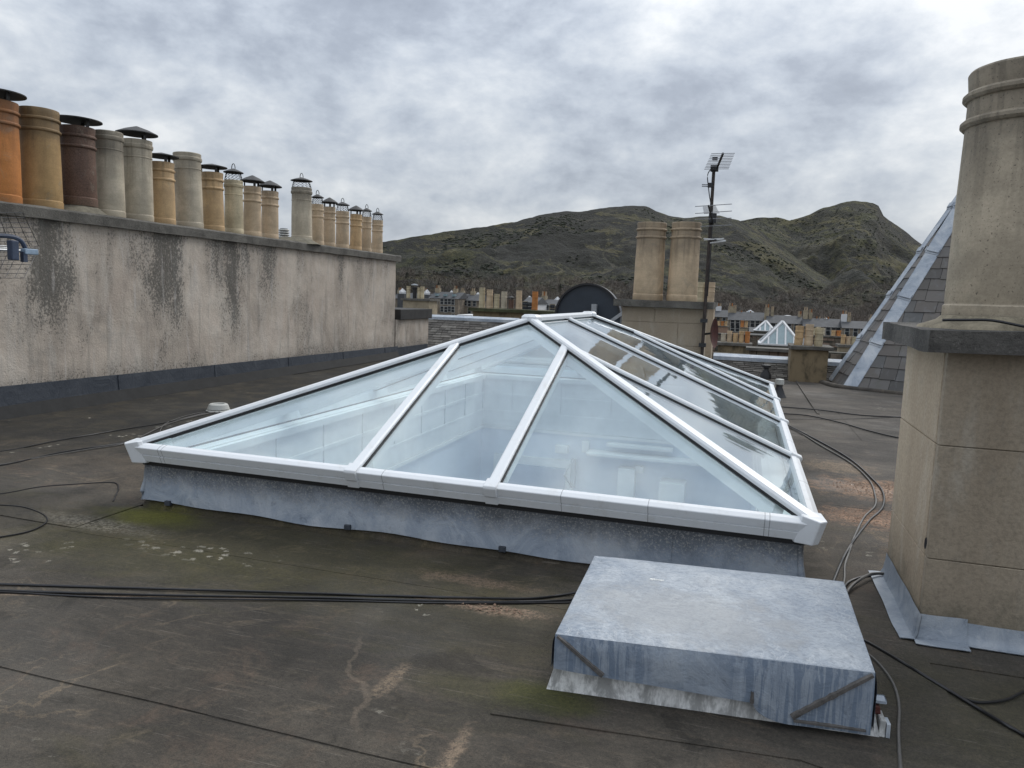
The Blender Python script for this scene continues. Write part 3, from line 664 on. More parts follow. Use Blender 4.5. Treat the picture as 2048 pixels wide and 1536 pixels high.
for c, tp, nn in zip(c4, tops, hn):
    MB().bar(c, tp, nn, cprof(.080, .038, .0, .012)).build('hip_bar', white_p, lan)
    MB().bar(c, tp, nn, [(-.044, -.012), (.044, -.012), (.044, .0055), (-.044, .0055)]).build('gasket', gasket_m, lan)
    dn = (tp - c).normalized()
    MB().bar(c + dn * .25, tp, nn, [(-.045, -.11), (.045, -.11), (.045, -.0185), (-.045, -.0185)]).build('inner_hip_bar', white_i, lan)
MB().bar(AP, BP, (0, 0, 1), cprof(.11, .045, .0, .016)).build('ridge_bar', white_p, lan)
MB().bar(AP, BP, (0, 0, 1), [(-.05, -.13), (.05, -.13), (.05, -.02), (-.05, -.02)]).build('inner_ridge_bar', white_i, lan)
for q in (AP, BP):
    dy = -.07 if q is AP else .07
    MB().lathe(q + Vector((0, -dy * .3, .0)), [(.095, .0), (.092, .035), (.065, .055), (.01, .058)], 8).build('ridge_boss', white_p, lan)
def rafter(P, Q, nn):
    MB().bar(P, Q, nn, cprof(.068, .030, .0, .010)).build('rafter_bar', white_p, lan)
    MB().bar(P, Q, nn, [(-.041, -.018), (.041, -.018), (.041, .0045), (-.041, .0045)]).build('gasket', gasket_m, lan)
    dn = (Q - P).normalized()
    MB().bar(P + dn * .2, Q - dn * .05, nn, [(-.03, -.10), (.03, -.10), (.03, -.0185), (-.03, -.0185)]).build('inner_rafter_bar', white_i, lan)
    # foot cap hanging over the eave
    r_ = (Q - P).normalized().cross(nn).normalized(); o_ = Vector((-dn.x, -dn.y, 0)).normalized()
    ring = [P + o_ * .003 + nn * .037 + dn * .05, P + o_ * .048 + Vector((0, 0, .022)), P + o_ * .052 + Vector((0, 0, .006)), P + o_ * .026 + Vector((0, 0, -.048)), P + o_ * .016 + Vector((0, 0, -.052)), P + o_ * -.006 + Vector((0, 0, -.102)), P + o_ * -.02 + Vector((0, 0, -.102)), P + dn * .05]
    MB().extr([q - r_ * .040 for q in ring], r_ * .080).build('foot_cap', white_p, lan, bevel=.003, seg=1)
W_ = LX1 - LX0; L_ = LY1 - LY0; FA = .4007 - .035; tF = 2 * FA
fx = [LX0 + W_ * .388, LX0 + W_ * .596]
def hipz(dist): return EZ + LH * dist / LS
for ysgn, y_e, nn in ((1, LY0, sf), (-1, LY1, sb)):
    for xx in fx:
        dd = min(xx - LX0, LX1 - xx); Q = Vector((xx, y_e + ysgn * dd, hipz(dd)))
        rafter(Vector((xx, y_e, EZ)), Q, nn)
ry = [LY0 + L_ * k / 4 for k in (1, 2, 3)]
for x_e, sg, nn in ((LX1, -1, sr), (LX0, 1, sl_)):
    for y in ry:
        dd = min(y - LY0, LY1 - y, LS); rafter(Vector((x_e, y, EZ)), Vector((x_e + sg * dd, y, hipz(dd))), nn)
# eaves
def eave(P, Q, out, nn):
    dn = (Q - P).normalized()
    nseg = 1
    prof = [(0, .026), (.028, .010), (.030, .005), (.012, -.038), (.002, -.040), (.0, -.046), (.009, -.049), (-.010, -.094), (-.018, -.095), (-.06, -.08), (-.03, .032)]
    vs_ = [P + out * a + Vector((0, 0, b)) for a, b in prof] + [Q + out * a + Vector((0, 0, b)) for a, b in prof]; k = len(prof)
    MB().add(vs_, [tuple(range(k)), tuple(range(k, 2 * k))[::-1]] + [(i, k + i, k + (i + 1) % k, (i + 1) % k) for i in range(k)]).build('eave_beam', white_p, lan)
ex, ey = Vector((1, 0, 0)), Vector((0, 1, 0))
joint_m = simple('joint_shadow_paint', (.30, .31, .32), .6, .1)
EP = [(0, .026), (.028, .010), (.030, .005), (.012, -.038), (.002, -.040), (.0, -.046), (.009, -.049), (-.010, -.094), (-.018, -.095), (-.06, -.08), (-.03, .032)]
for xj in (LX0 + .24, LX0 + .27, LX0 + 1.95, LX1 - 1.38, LX1 - .88, LX1 - .26, LX1 - .235):
    MB().extr([(xj, LY0 - a * 1.0 - (.0009 if a > 0 else 0), EZ + b + (.0006 if b > 0 else 0)) for a, b in EP], (.0035, 0, 0)).build('joint_line', joint_m, lan)
for yj in (LY0 + .9, LY0 + 2.4, LY0 + 4.1, LY0 + 5.6):
    MB().extr([(LX1 + a + (.0009 if a > 0 else 0), yj, EZ + b + (.0006 if b > 0 else 0)) for a, b in EP], (0, .0035, 0)).build('joint_line', joint_m, lan)
eave(c4[0] + ex * .04, c4[1] - ex * .04, -ey, sf); eave(c4[1] + ey * .04, c4[2] - ey * .04, ex, sr); eave(c4[3] + ex * .04, c4[2] - ex * .04, ey, sb); eave(c4[0] + ey * .04, c4[3] - ey * .04, -ex, sl_)
for c, (sx_, sy_) in zip(c4, ((-1, -1), (1, -1), (1, 1), (-1, 1))):
    o2 = Vector((sx_, sy_, 0)).normalized(); tt = Vector((-o2.y, o2.x, 0)); q = c
    ring = [q - o2 * .06 - tt * .055, q - o2 * .03 - tt * .070, q + o2 * .050 - tt * .026, q + o2 * .050 + tt * .026, q - o2 * .03 + tt * .070, q - o2 * .06 + tt * .055]
    low = [a + Vector((0, 0, -.108)) - o2 * .046 for a in ring]; hi = [a + Vector((0, 0, .03 if i in (2, 3) else .05)) for i, a in enumerate(ring)]
    n6 = 6; MB().add(low + hi, [tuple(range(6))[::-1], tuple(range(6, 12))] + [(i, (i + 1) % 6, 6 + (i + 1) % 6, 6 + i) for i in range(6)]).build('corner_cap', white_p, lan, bevel=.004, seg=1)
# glass panes, polygons on each slope between the bars
def slope_pt(side, a, dpt):
    if side == 'front': return Vector((a, LY0 + dpt, hipz(dpt)))
    if side == 'back': return Vector((a, LY1 - dpt, hipz(dpt)))
    if side == 'right': return Vector((LX1 - dpt, a, hipz(dpt)))
    return Vector((LX0 + dpt, a, hipz(dpt)))
for side, lo, hi_, cuts, nn in (('front', LX0, LX1, fx, sf), ('back', LX0, LX1, fx, sb), ('right', LY0, LY1, ry, sr), ('left', LY0, LY1, ry, sl_)):
    ed = [lo] + list(cuts) + [hi_]
    def roof(a): return min(a - lo, hi_ - a, LS)
    for a, b in zip(ed[:-1], ed[1:]):
        brk = sorted({a, b} | {k for k in (lo + LS, hi_ - LS) if a < k < b})
        ring = [slope_pt(side, a, 0), slope_pt(side, b, 0)] + [slope_pt(side, k, roof(k)) for k in reversed(brk)]
        rg = []
        for p_ in ring:
            if not rg or (p_ - rg[-1]).length > 1e-4: rg.append(p_)
        if (rg[0] - rg[-1]).length < 1e-4: rg.pop()
        cen = sum(rg, Vector()) / len(rg)
        rg = [p_ + (cen - p_).normalized() * .012 - nn * .014 for p_ in rg]
        MB().extr(rg, nn * .010).build('glass_pane', glass, lan)
# curb with lead sheets
def curb_sheet(P, Q, out, bot, zt=.345, name='lead_curb_sheet'):
    n_x = max(3, int((Q - P).length * 10)); vs_ = []; nz = 7
    for i in range(n_x + 1):
        p = P.lerp(Q, i / n_x)
        for j in range(nz + 1):
            f_ = j / nz
            e = .028 * (1 - f_) ** 1.5 + mnoise.noise(p * 2.2 + Vector((0, 0, f_ * 2))) * .012 * (1 - f_)
            zb_ = bot + mnoise.noise(p * 1.7) * .02
            vs_.append(p + out * e + Vector((0, 0, zb_ + (zt - zb_) * f_)))
    m3 = nz + 1
    mb = MB().add(vs_, [(i * m3 + j, (i + 1) * m3 + j, (i + 1) * m3 + j + 1, i * m3 + j + 1) for i in range(n_x) for j in range(nz)])
    mb.add([v - out * .006 for v in vs_], [(i * m3 + j, (i + 1) * m3 + j, (i + 1) * m3 + j + 1, i * m3 + j + 1) for i in range(n_x) for j in range(nz)])
    return mb
ci = .055
def zz3(x, y, z): return Vector((x, y, z))
segs = [(LX0 + ci, -1.80), (-1.83, -.30), (-.33, LX1 - ci)]
for i, (a, b) in enumerate(segs): curb_sheet(zz3(a, LY0 + ci - .004 * (i % 2), 0), zz3(b, LY0 + ci - .004 * (i % 2), 0), -ey, .075).build('lead_curb_sheet', curb_m, lan, smooth=50)
for a, b in ((LY0 + ci, 7.6), (7.6, LY1 - ci)):
    curb_sheet(zz3(LX1 - ci, a, 0), zz3(LX1 - ci, b, 0), ex, .07).build('lead_curb_sheet', curb_m, lan, smooth=50)
    curb_sheet(zz3(LX0 + ci, a, 0), zz3(LX0 + ci, b, 0), -ex, .07).build('lead_curb_sheet', curb_m, lan, smooth=50)
curb_sheet(zz3(LX0 + ci, LY1 - ci, 0), zz3(LX1 - ci, LY1 - ci, 0), ey, .07).build('lead_curb_sheet', curb_m, lan, smooth=50)
for x, y in ((LX0 + ci, LY0 + ci), (LX1 - ci, LY0 + ci)):
    s_ = 1 if x < -1 else -1
    MB().tube([(x + s_ * .012, y + .012, .33), (x + s_ * .004, y + .004, .22), (x - s_ * .012, y - .014, .14), (x - s_ * .01, y - .012, .08)], .019, 8).build('lead_corner_roll', curb_m, lan, smooth=60)
for px_ in (335, 692, 1003):
    q = at(px_, 1012 + (px_ - 325) * .118, 1, LY0 + .015); q.z = .095
    MB().box(q.x - .022, q.x + .022, q.y - .004, q.y + .03, q.z - .028, q.z + .006).build('lead_clip', lead_dark, lan, bevel=.004, jit=.012)
cb = MB()
for b in ((LX0 + .065, LX1 - .065, LY0 + .065, HY0), (LX0 + .065, LX1 - .065, HY1, LY1 - .065), (LX0 + .065, HX0, HY0, HY1), (HX1, LX1 - .065, HY0, HY1)): cb.box(*b, .0, .365)
cb.build('curb_core', white_i, lan)
mb = MB().extr([(LX0 + .055, LY0 + .02, .026), (LX0 + .055, LY0 + .064, .10), (LX0 + .055, LY0 + .066, .026)], (W_ - .11, 0, 0)); mb.build('felt_fillet', felt, lan)
# strip of black shadow gap flashing
MB().box(LX0 + .045, LX1 - .045, LY0 + .045, LY0 + .06, .33, .37).build('curb_gap_strip', gasket_m, lan)

# room below the lantern
rm = empty('stairwell', ((HX0 + HX1) / 2, (HY0 + HY1) / 2, -3.4), 'white stairwell room seen down through the front panes of the glass lantern', 'room')
T_ = .12; FZ = -3.4
for nm, b in (('wall', (HX0 - T_, HX0, HY0 - T_, HY1 + T_)), ('wall', (HX1, HX1 + T_, HY0 - T_, HY1 + T_)), ('wall', (HX0, HX1, HY1, HY1 + T_)), ('wall', (HX0, HX1, HY0 - T_, HY0))):
    MB().box(*b, FZ, -.302).build(nm, plaster, rm)
MB().box(HX0, HX1, HY0, HY1, FZ - .1, FZ).build('floor', carpet, rm)
li = MB()
for b in ((HX0 - .001, HX0 + .02, HY0, HY1), (HX1 - .02, HX1 + .001, HY0, HY1), (HX0 + .02, HX1 - .02, HY1 - .02, HY1), (HX0 + .02, HX1 - .02, HY0, HY0 + .02)): li.box(*b, -.45, .37)
li.build('curb_lining', white_i, rm)
for z0, z1, d_ in ((.30, .36, .07), (.03, .07, .03), (-.23, -.20, .026), (-.50, -.455, .035)):
    mb = MB()
    for b in ((HX0, HX0 + d_, HY0, HY1), (HX1 - d_, HX1, HY0, HY1), (HX0 + d_, HX1 - d_, HY1 - d_, HY1), (HX0 + d_, HX1 - d_, HY0, HY0 + d_)): mb.box(b[0] + .0005, b[1] - .0005, b[2] + .0005, b[3] - .0005, z0, z1)
    mb.build('moulding', white_i, rm)
for k in range(9):
    y = HY0 + .5 + k * .78; MB().box(HX0 + .0205, HX0 + .03, y, y + .004, -.19, .30).build('panel_joint', simple('joint_shade_paint', (.55, .56, .57), .7, .05), rm)
for k in range(5):
    x = HX0 + .5 + k * .78; MB().box(x, x + .004, HY1 - .03, HY1 - .0205, -.19, .30).build('panel_joint', MATS['joint_shade_paint'], rm)
yb = HY1
dr = empty('door', (at(1072, 1000, 1, yb).x, yb, FZ), 'pale blue door in a white frame with a door closer, inside the stairwell', 'door')
a = at(990, 905, 1, yb); b = at(1150, 905, 1, yb)
MB().box(a.x, b.x, yb - .06, yb - .001, FZ, a.z).build('door_frame', white_i, dr)
a2 = at(1012, 925, 1, yb - .07); b2 = at(1132, 925, 1, yb - .07)
MB().box(a2.x, b2.x, yb - .10, yb - .061, FZ + .02, a2.z).build('door_leaf', door_m, dr)
cl1 = at(1148, 918, 1, yb - .12); cl2 = at(1144, 975, 1, yb - .12); cl3 = at(1128, 950, 1, yb - .3)
MB().box(cl2.x - .035, cl2.x + .035, yb - .13, yb - .062, cl2.z, cl1.z).build('door_closer', simple('grey_closer', (.42, .45, .48), .4), dr)
MB().tube([cl1, cl3, cl2], .014).build('closer_arm', MATS['grey_closer'], dr)
for (x0, y0, x1, y1, dp, nm, lb, ct) in ((1110, 890, 1135, 908, .1, 'junction_box', 'small white junction box above the door inside the stairwell', 'junction box'), (1164, 882, 1176, 906, .08, 'alarm_box', 'narrow upright white box right of the junction box in the stairwell', 'alarm box'),
                                 (1172, 905, 1420, 935, .3, 'boxed_beam', 'long white boxed beam across the stairwell wall', 'beam'), (1212, 893, 1345, 899, .16, 'wall_pipe', 'slim white pipe above the boxed beam in the stairwell', 'pipe'),
                                 (1236, 936, 1262, 1080, .2, 'wall_post', 'white post under the boxed beam in the stairwell', 'post'), (1270, 932, 1286, 948, .1, 'switch_box', 'small white switch box under the boxed beam', 'switch box'), (1318, 965, 1362, 1090, .35, 'wall_cabinet', 'white cabinet on the stairwell wall under the boxed beam', 'cabinet')):
    a = at(x0, y0, 1, yb - dp); b = at(x1, y1, 1, yb - dp)
    o_ = MB().box(a.x, b.x, yb - dp, yb - .0015, max(FZ, b.z), a.z).build(nm, white_i, None, bevel=.008, loc=(a.x, yb, b.z)); tag(o_, lb, ct)

# ------------------------------------------------------------------ lead covered hatch
ht = empty('roof_hatch', (0, 3.2, 0), 'low lead covered roof hatch with diagonal mastic seams, in front of the lantern', 'roof hatch')
TP = [(-.625, 2.735), (.545, 2.86), (.548, 3.80), (-.652, 3.69)]
def lidshape():
    mb = MB(); z = .300
    n_ = 14; top = []
    c = [Vector((*p, 0)) for p in TP]
    vs_ = []
    for j in range(n_ + 1):
        for i in range(n_ + 1):
            u, v = i / n_, j / n_
            p = (c[0] * (1 - u) + c[1] * u) * (1 - v) + (c[3] * (1 - u) + c[2] * u) * v
            e = min(u, v, 1 - u, 1 - v); vs_.append(Vector((p.x, p.y, z - (.012 if e < .001 else 0) + .006 * sin(pi * u) * sin(pi * v) + mnoise.noise(p * 3) * .003)))
    mb.add(vs_, [(j * (n_ + 1) + i, j * (n_ + 1) + i + 1, (j + 1) * (n_ + 1) + i + 1, (j + 1) * (n_ + 1) + i) for j in range(n_) for i in range(n_)])
    return mb
lid = lidshape().build('lid_top', lead_top, ht, smooth=60)
def skirt(P, Q, out, bots, zt=.289, n_=44):
    P = Vector((*P, 0)); Q = Vector((*Q, 0)); mb = MB(); vs_ = []; nz = 6; L = (Q - P).length
    for i in range(n_ + 1):
        u = i / n_; p = P.lerp(Q, u); zb_ = bots(u)
        for j in range(nz + 1):
            f_ = j / nz; vs_.append(p + out * (.012 * min(1, (1 - f_) * 4) + .004 * mnoise.noise(p * 6 + Vector((0, 0, f_)))) + Vector((0, 0, zb_ + (zt - zb_) * f_)))
    m3 = nz + 1; fs = [(i * m3 + j, (i + 1) * m3 + j, (i + 1) * m3 + j + 1, i * m3 + j + 1) for i in range(n_) for j in range(nz)]
    mb.add(vs_, fs); mb.add([v - out * .006 for v in vs_], fs); return mb
def fb(u):
    if u < .645: return .152 - .055 * u
    q = (u - .645) / .12
    return (.118 - .065 * (1 - (1 - min(q, 1)) ** 2) ** .5) if q < 1 else .053 + .035 * 0
nf = Vector((TP[1][1] - TP[0][1], -(TP[1][0] - TP[0][0]), 0)).normalized()
skirt(TP[0], TP[1], nf, fb, n_=90).build('lid_front', lead_str, ht, smooth=60)
skirt(TP[1], TP[2], ex, lambda u: .06 + .06 * min(1, u * 3)).build('lid_side', lead_str, ht, smooth=60)
skirt(TP[3], TP[0], -ex, lambda u: .15).build('lid_side', lead_str, ht, smooth=60)
skirt(TP[2], TP[3], ey, lambda u: .15).build('lid_back', lead_str, ht, smooth=60)
def seam(u0, z0, u1, z1, w0, w1):
    P0 = Vector((*TP[0], 0)).lerp(Vector((*TP[1], 0)), u0); P1 = Vector((*TP[0], 0)).lerp(Vector((*TP[1], 0)), u1); n_ = 16; mb = MB(); rows = []
    for i in range(n_ + 1):
        f_ = i / n_; p = P0.lerp(P1, f_) + Vector((0, 0, z0 + (z1 - z0) * f_)); d_ = ((P1 - P0) + Vector((0, 0, z1 - z0))).normalized(); s_ = d_.cross(nf).normalized(); w2 = (w0 + (w1 - w0) * f_) * (1 + .35 * mnoise.noise(Vector((i * 1.3, u0 * 9, 0))))
        rows += [p - s_ * w2 + nf * .010, p - s_ * w2 * .6 + nf * .021, p + s_ * w2 * .6 + nf * .021, p + s_ * w2 + nf * .010]
    mb.add(rows, [(i * 4 + j, i * 4 + j + 1, i * 4 + j + 5, i * 4 + j + 4) for i in range(n_) for j in range(3)]); return mb
seam(.008, .288, .165, .150, .007, .014).build('mastic_seam', mastic, ht, smooth=60)
seam(.992, .285, .765, .085, .008, .016).build('mastic_seam', mastic, ht, smooth=60)
seam(.77, .072, .985, .070, .007, .005).build('mastic_seam', mastic, ht)
seam(.641, .165, .642, .118, .005, .008).build('mastic_seam', mastic, ht)
kp = [(-.615, 2.80), (.545, 2.915), (.545, 3.76), (-.62, 3.65)]; ko = [(-.66, 2.775), (.585, 2.885), (.60, 3.82), (-.68, 3.72)]
MB().add([(*p, .031) for p in ko] + [(*p, .20) for p in kp], [(0, 1, 5, 4), (1, 2, 6, 5), (2, 3, 7, 6), (3, 0, 4, 7), (4, 5, 6, 7)]).build('kerb', kerb_m, ht, sub=5, jit=.004, smooth=40)
for (x, y, z, sx_, sy_, sz, ml) in ((.592, 2.93, .055, .010, .045, .05, kerb_m), (.610, 2.915, .05, .006, .03, .045, lead_hip), (.585, 2.97, .148, .032, .028, .004, lead_hip), (.575, 2.97, .118, .018, .035, .016, rust), (-.665, 3.38, .05, .03, .03, .03, lead)):
    MB().box(x - sx_, x + sx_, y - sy_, y + sy_, z - sz, z + sz).build('lead_fold', ml, ht, sub=2, jit=.02, bevel=.004, seg=1)
bd = MB(); q = g(1312, 1160, .303)
for dx, dy, r_ in ((-.022, 0, .010), (-.012, .002, .009), (0, 0, .006), (.010, .002, .006), (.022, 0, .008), (.030, .002, .006)): bd.lathe((q.x + dx, q.y + dy, q.z), [(r_, 0), (r_ * .8, .003), (.001, .005)], 10)
tag(bd.build('bird_dropping', dropping, None, jit=.003, loc=q), 'white bird dropping on top of the lead hatch', 'bird dropping')

# ------------------------------------------------------------------ near right chimney stack
SX, SY, SW, SD = .912, 3.885, 2.6, .89
ns = empty('chimney_stack', (SX + 1, SY + .4, 0), 'large tan stucco chimney stack with a rough black cope close by on the right', 'chimney stack')
def zs(a, b, jn=0): return a
zsp = [0.0, .43, .98, 1.425]
for i in range(3):
    z0, z1 = zsp[i], zsp[i + 1] - .0035
    MB().add([(SX, SY, z0), (SX + SW, SY, z0), (SX + SW, SY, z1), (SX, SY, z1)], [(0, 1, 2, 3)])
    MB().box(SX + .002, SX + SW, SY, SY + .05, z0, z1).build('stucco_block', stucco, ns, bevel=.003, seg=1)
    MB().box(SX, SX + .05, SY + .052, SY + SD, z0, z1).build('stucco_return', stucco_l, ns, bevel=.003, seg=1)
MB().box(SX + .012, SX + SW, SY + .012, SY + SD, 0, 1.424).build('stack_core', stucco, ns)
q = at(1851, 1086, 1, SY - .004)
hole = MB(); hole.add([(q.x + .006 * cos(t_) , q.y, q.z + .03 * sin(t_)) for t_ in [k * pi / 7 for k in range(14)]], [tuple(range(14))]); hole.v = [(v[0], v[1] - .002, v[2]) for v in hole.v]; hole.build('vent_hole', black, ns)
mb = MB(); mb.box(SX - .105, SX + SW + .2, SY - .11, SY + SD + .2, 1.424, 1.525); mb.build('cope', cap2_m, ns, sub=14, jit=.012, smooth=40)
MB().lathe((SX + .335, SY + .42, 1.50), [(.40, .0), (.38, .04), (.3, .07), (.28, .09)], 30).build('mortar_haunching', simple('mortar_bed', (.22, .19, .135), .95, .4, 12), ns, jit=.012, smooth=60)
def lflash(P0, P1, out, foot=.10, zt=.155, n_=24):
    P0, P1 = Vector(P0), Vector(P1); mb = MB(); vs_ = []
    prof = [(.006, zt), (.012, zt - .05), (.018, .07), (.03, .045), (foot * .7, .044), (foot, .041)]
    for i in range(n_ + 1):
        p = P0.lerp(P1, i / n_)
        for a, z in prof: vs_.append(p + out * (a + .006 * mnoise.noise(p * 4 + Vector((0, 0, z * 6)))) + Vector((0, 0, z + .006 * mnoise.noise(p * 5))))
    k = len(prof); fs = [(i * k + j, (i + 1) * k + j, (i + 1) * k + j + 1, i * k + j + 1) for i in range(n_) for j in range(k - 1)]
    mb.add(vs_, fs); mb.add([v - Vector((0, 0, .004)) - out * .002 for v in vs_], fs); return mb
lflash((SX - .03, SY, 0), (SX + .20, SY, 0), -ey, .105).build('flashing_sheet', lead, ns, smooth=60)
lflash((SX + .19, SY + .004, 0), (SX + SW, SY + .004, 0), -ey, .055, .135).build('flashing_sheet', lead, ns, smooth=60)
lflash((SX, SY - .06, 0), (SX, SY + SD, 0), -ex, .095, .165).build('flashing_sheet', lead, ns, smooth=60)
make_pot((SX + .335, SY + .42, 1.535), .282, 1.24, 'speck', None, 'huge speckled buff clay pot on the near right chimney stack, cut by the frame', 'pots on the near right stack', 0, 64)
make_pot((SX + 1.55, SY + .42, 1.565), .285, 1.5, 'speck', None, 'speckled clay pot on the near right stack beyond the right edge', 'pots on the near right stack', 0, 32)
tag(MB().tube([at(1885, 640, 1, SY + .0), at(1930, 640, 1, SY), at(1985, 641, 1, SY), at(2060, 655, 1, SY), at(2160, 668, 1, SY)], .007, 6, smooth=4).build('cable', blackp), 'black cable lying on the cope at the foot of the huge near pot', 'cable')

# ------------------------------------------------------------------ slated turret on the right
tr = empty('slated_turret', (4.4, 17.5, 0), 'steep slated turret roof with blue grey lead hips behind the near right stack', 'roof')
P1, P2, P3 = Vector((2.0, 15.85, .02)), Vector((1.86, 17.02, .02)), Vector((5.6, 14.15, .02))
TT = P1 + (Vector((4.08, 17.5, 3.92)) - P1) * 1.18
base = [P1, P3, Vector((7.6, 16.6, .02)), Vector((6.8, 20, .02)), Vector((3.2, 19.8, .02)), P2]
inn = [b + (Vector((4.4, 17.5, 0)) - b).normalized() * .02 for b in base]
mb = MB(); mb.add(inn + [TT], [(i, (i + 1) % 6, 6) for i in range(6)]); mb.build('roof_core', simple('dark_underlay', (.03, .03, .03), .9), tr)
def slate_face(Pa, Pb, T, course, wid, vmax, umax, left=True):
    eu = (Pb - Pa).normalized(); nn = (Pb - Pa).cross(T - Pa).normalized()
    ev = nn.cross(eu).normalized()
    if ev.z < 0: ev = -ev
    if nn.dot(Vector((4.4, 17.5, 0)) - Pa) > 0: nn = -nn
    Lb = (Pb - Pa).length; tu = (T - Pa).dot(eu); tv = (T - Pa).dot(ev)
    v = 0; k = 0
    while v < vmax:
        def ul(vv): return tu * min(vv, tv) / tv
        def ur(vv): return Lb + (tu - Lb) * min(vv, tv) / tv
        u = -random.uniform(0, wid)
        while u < min(umax, Lb):
            w2 = wid * random.uniform(.75, 1.25); v1 = v + course * 1.12
            a0, b0 = max(u, ul(v)), min(u + w2 - .008, ur(v)); a1, b1 = max(u, ul(v1)), min(u + w2 - .008, ur(v1))
            if b0 - a0 > .03 and v1 < tv:
                if b1 < a1 + .005: b1 = a1 + .005
                lift = .030 + random.uniform(-.004, .006); dv = random.uniform(-.012, .012)
                lo_ = [Pa + eu * a0 + ev * (v + dv) + nn * (lift - .012), Pa + eu * b0 + ev * (v + dv + random.uniform(-.006, .006)) + nn * (lift - .012), Pa + eu * b1 + ev * v1 + nn * .002, Pa + eu * a1 + ev * v1 + nn * .002]
                hi2 = [p + nn * .012 for p in lo_]
                MB().hexa(lo_ + hi2).build('slate', slate_m, tr)
            u += w2
        v += course; k += 1
slate_face(P1, P3, TT, .255, .33, 4.6, 2.6)
slate_face(P2, P1, TT, .255, .33, 4.6, 2)
def hip_lead(P, T, n1, n2, w1, w2, laps, r_):
    L = (T - P).length; dn = (T - P).normalized(); k = 0
    s1 = dn.cross(n1).normalized(); s2 = dn.cross(n2).normalized()
    mid = (n1 + n2).normalized()
    if s1.dot(mid) > 0: s1 = -s1
    if s2.dot(mid) > 0: s2 = -s2
    for k in range(laps):
        a = P + dn * (L * k / laps - (.0 if k == 0 else .06)); b = P + dn * (L * (k + 1) / laps); lf = mid * .045; tp_ = .012
        ra = [a + s1 * w1 + n1 * .040, a + lf + n1 * .012 + mid * tp_, a + lf + mid * (.018 + tp_), a + lf + n2 * .012 + mid * tp_, a + s2 * w2 + n2 * .040]
        rb = [p + (b - a) - mid * tp_ for p in ra]
        ra2 = [p - mid * .012 for p in ra]; rb2 = [p - mid * .012 for p in rb]
        f4 = [(i, i + 1, 6 + i, 5 + i) for i in range(4)]
        o_ = MB().add(ra + rb, f4).add(ra2 + rb2, f4).add([ra[0], ra2[0], rb[0], rb2[0], ra[4], ra2[4], rb[4], rb2[4]], [(0, 1, 3, 2), (4, 5, 7, 6)]).add(ra + ra2, [(i, i + 1, 6 + i, 5 + i) for i in range(4)]).build('lead_hip_sheet', lead_hip, tr)
        if k:
            c = a + dn * .09
            for s_, n_, w_ in ((s1, n1, w1), (s2, n2, w2)):
                MB().bar(c + lf + n_ * .04, c + s_ * w_ + n_ * .062, n_, [(-.05, -.012), (.05, -.012), (.05, .008), (-.05, .008)]).build('lead_strap', lead_hip, tr)
cen = Vector((4.4, 17.5, 0))
def fn_(A, B):
    n_ = (B - A).cross(TT - A).normalized(); return -n_ if n_.dot(cen - A) > 0 else n_
nF, nL, nB = fn_(P1, P3), fn_(P2, P1), fn_(base[4], P2)
hip_lead(P1 - (TT - P1).normalized() * .05, TT, nF, nL, .21, .05, 5, .05); hip_lead(P2, TT, nL, nB, .13, .10, 5, .05)
MB().tube([P2 + Vector((-.25, -.25, 0)), P1 + Vector((-.22, .1, .02)), P1 + Vector((0.05, -.1, .0)), P1 + (P3 - P1) * .3 + Vector((-.05, -.1, .0))], .06, 8, smooth=5).build('felt_roll', felt, tr, smooth=60)

# ------------------------------------------------------------------ low slated slopes with lead ridges at the back of the roof
def far_slope(x0, x1, yb_, yt_, zb_, zt_, label, course, wid, grp=None, cut=None):
    t = empty('slated_slope', ((x0 + x1) / 2, yb_, zb_), label, 'roof')
    mb = MB().add([(x0, yb_, zb_), (x1, yb_, zb_), (x1, yt_, zt_), (x0, yt_, zt_), (x0, yt_ + .9, zb_ - .4), (x1, yt_ + .9, zb_ - .4)], [(0, 1, 2, 3), (3, 2, 5, 4)]); mb.build('roof_core', MATS['dark_underlay'], t)
    A = Vector((x0, yb_, zb_)); ev = Vector((0, yt_ - yb_, zt_ - zb_)); L = ev.length; ev.normalize(); nn = Vector((0, -ev.z, ev.y)); v = 0; sm = [MB(), MB()]
    while v < L - .02:
        u = -random.uniform(0, wid)
        while u < x1 - x0:
            w2 = wid * random.uniform(.6, 1.4); a, b = max(0, u), min(x1 - x0, u + w2 - .012)
            if b > a + .01:
                lf = random.uniform(.02, .032); lo_ = [A + ex * a + ev * v + nn * (lf - .01), A + ex * b + ev * v + nn * (lf - .01), A + ex * b + ev * (v + course * 1.1) + nn * .004, A + ex * a + ev * (v + course * 1.1) + nn * .004]
                sm[random.random() < .35].hexa(lo_ + [p + nn * .012 for p in lo_])
            u += w2
        v += course
    for s_, m_ in zip(sm, (simple('old_slate_dark', (.075, .068, .06), .9, .45, 2.5), simple('old_slate_light', (.135, .125, .11), .9, .4, 2.5))):
        o_ = s_.build('slate_course', m_, t); o_['kind'] = 'stuff'
    n_l = max(2, int((x1 - x0) / 1.6))
    for k in range(n_l):
        xa = x0 + (x1 - x0) * k / n_l; xb = x0 + (x1 - x0) * (k + 1) / n_l + .03; e = .004 * (k % 2)
        ring = [(xa, yt_ - .16, zt_ - .075 + e), (xa, yt_ - .155, zt_ + .005 + e), (xa, yt_ - .02, zt_ + .06 + e), (xa, yt_ + .05, zt_ + .06 + e), (xa, yt_ + .2, zt_ - .03)]
        MB().extr(ring, (xb - xa, 0, 0)).build('lead_ridge_sheet', lead_hip, t)
    return t
far_slope(-.6, 3.6, 16.95, 17.55, 0.0, .40, 'weathered slate slope with a pale lead ridge behind the lantern on the right', .065, .22)
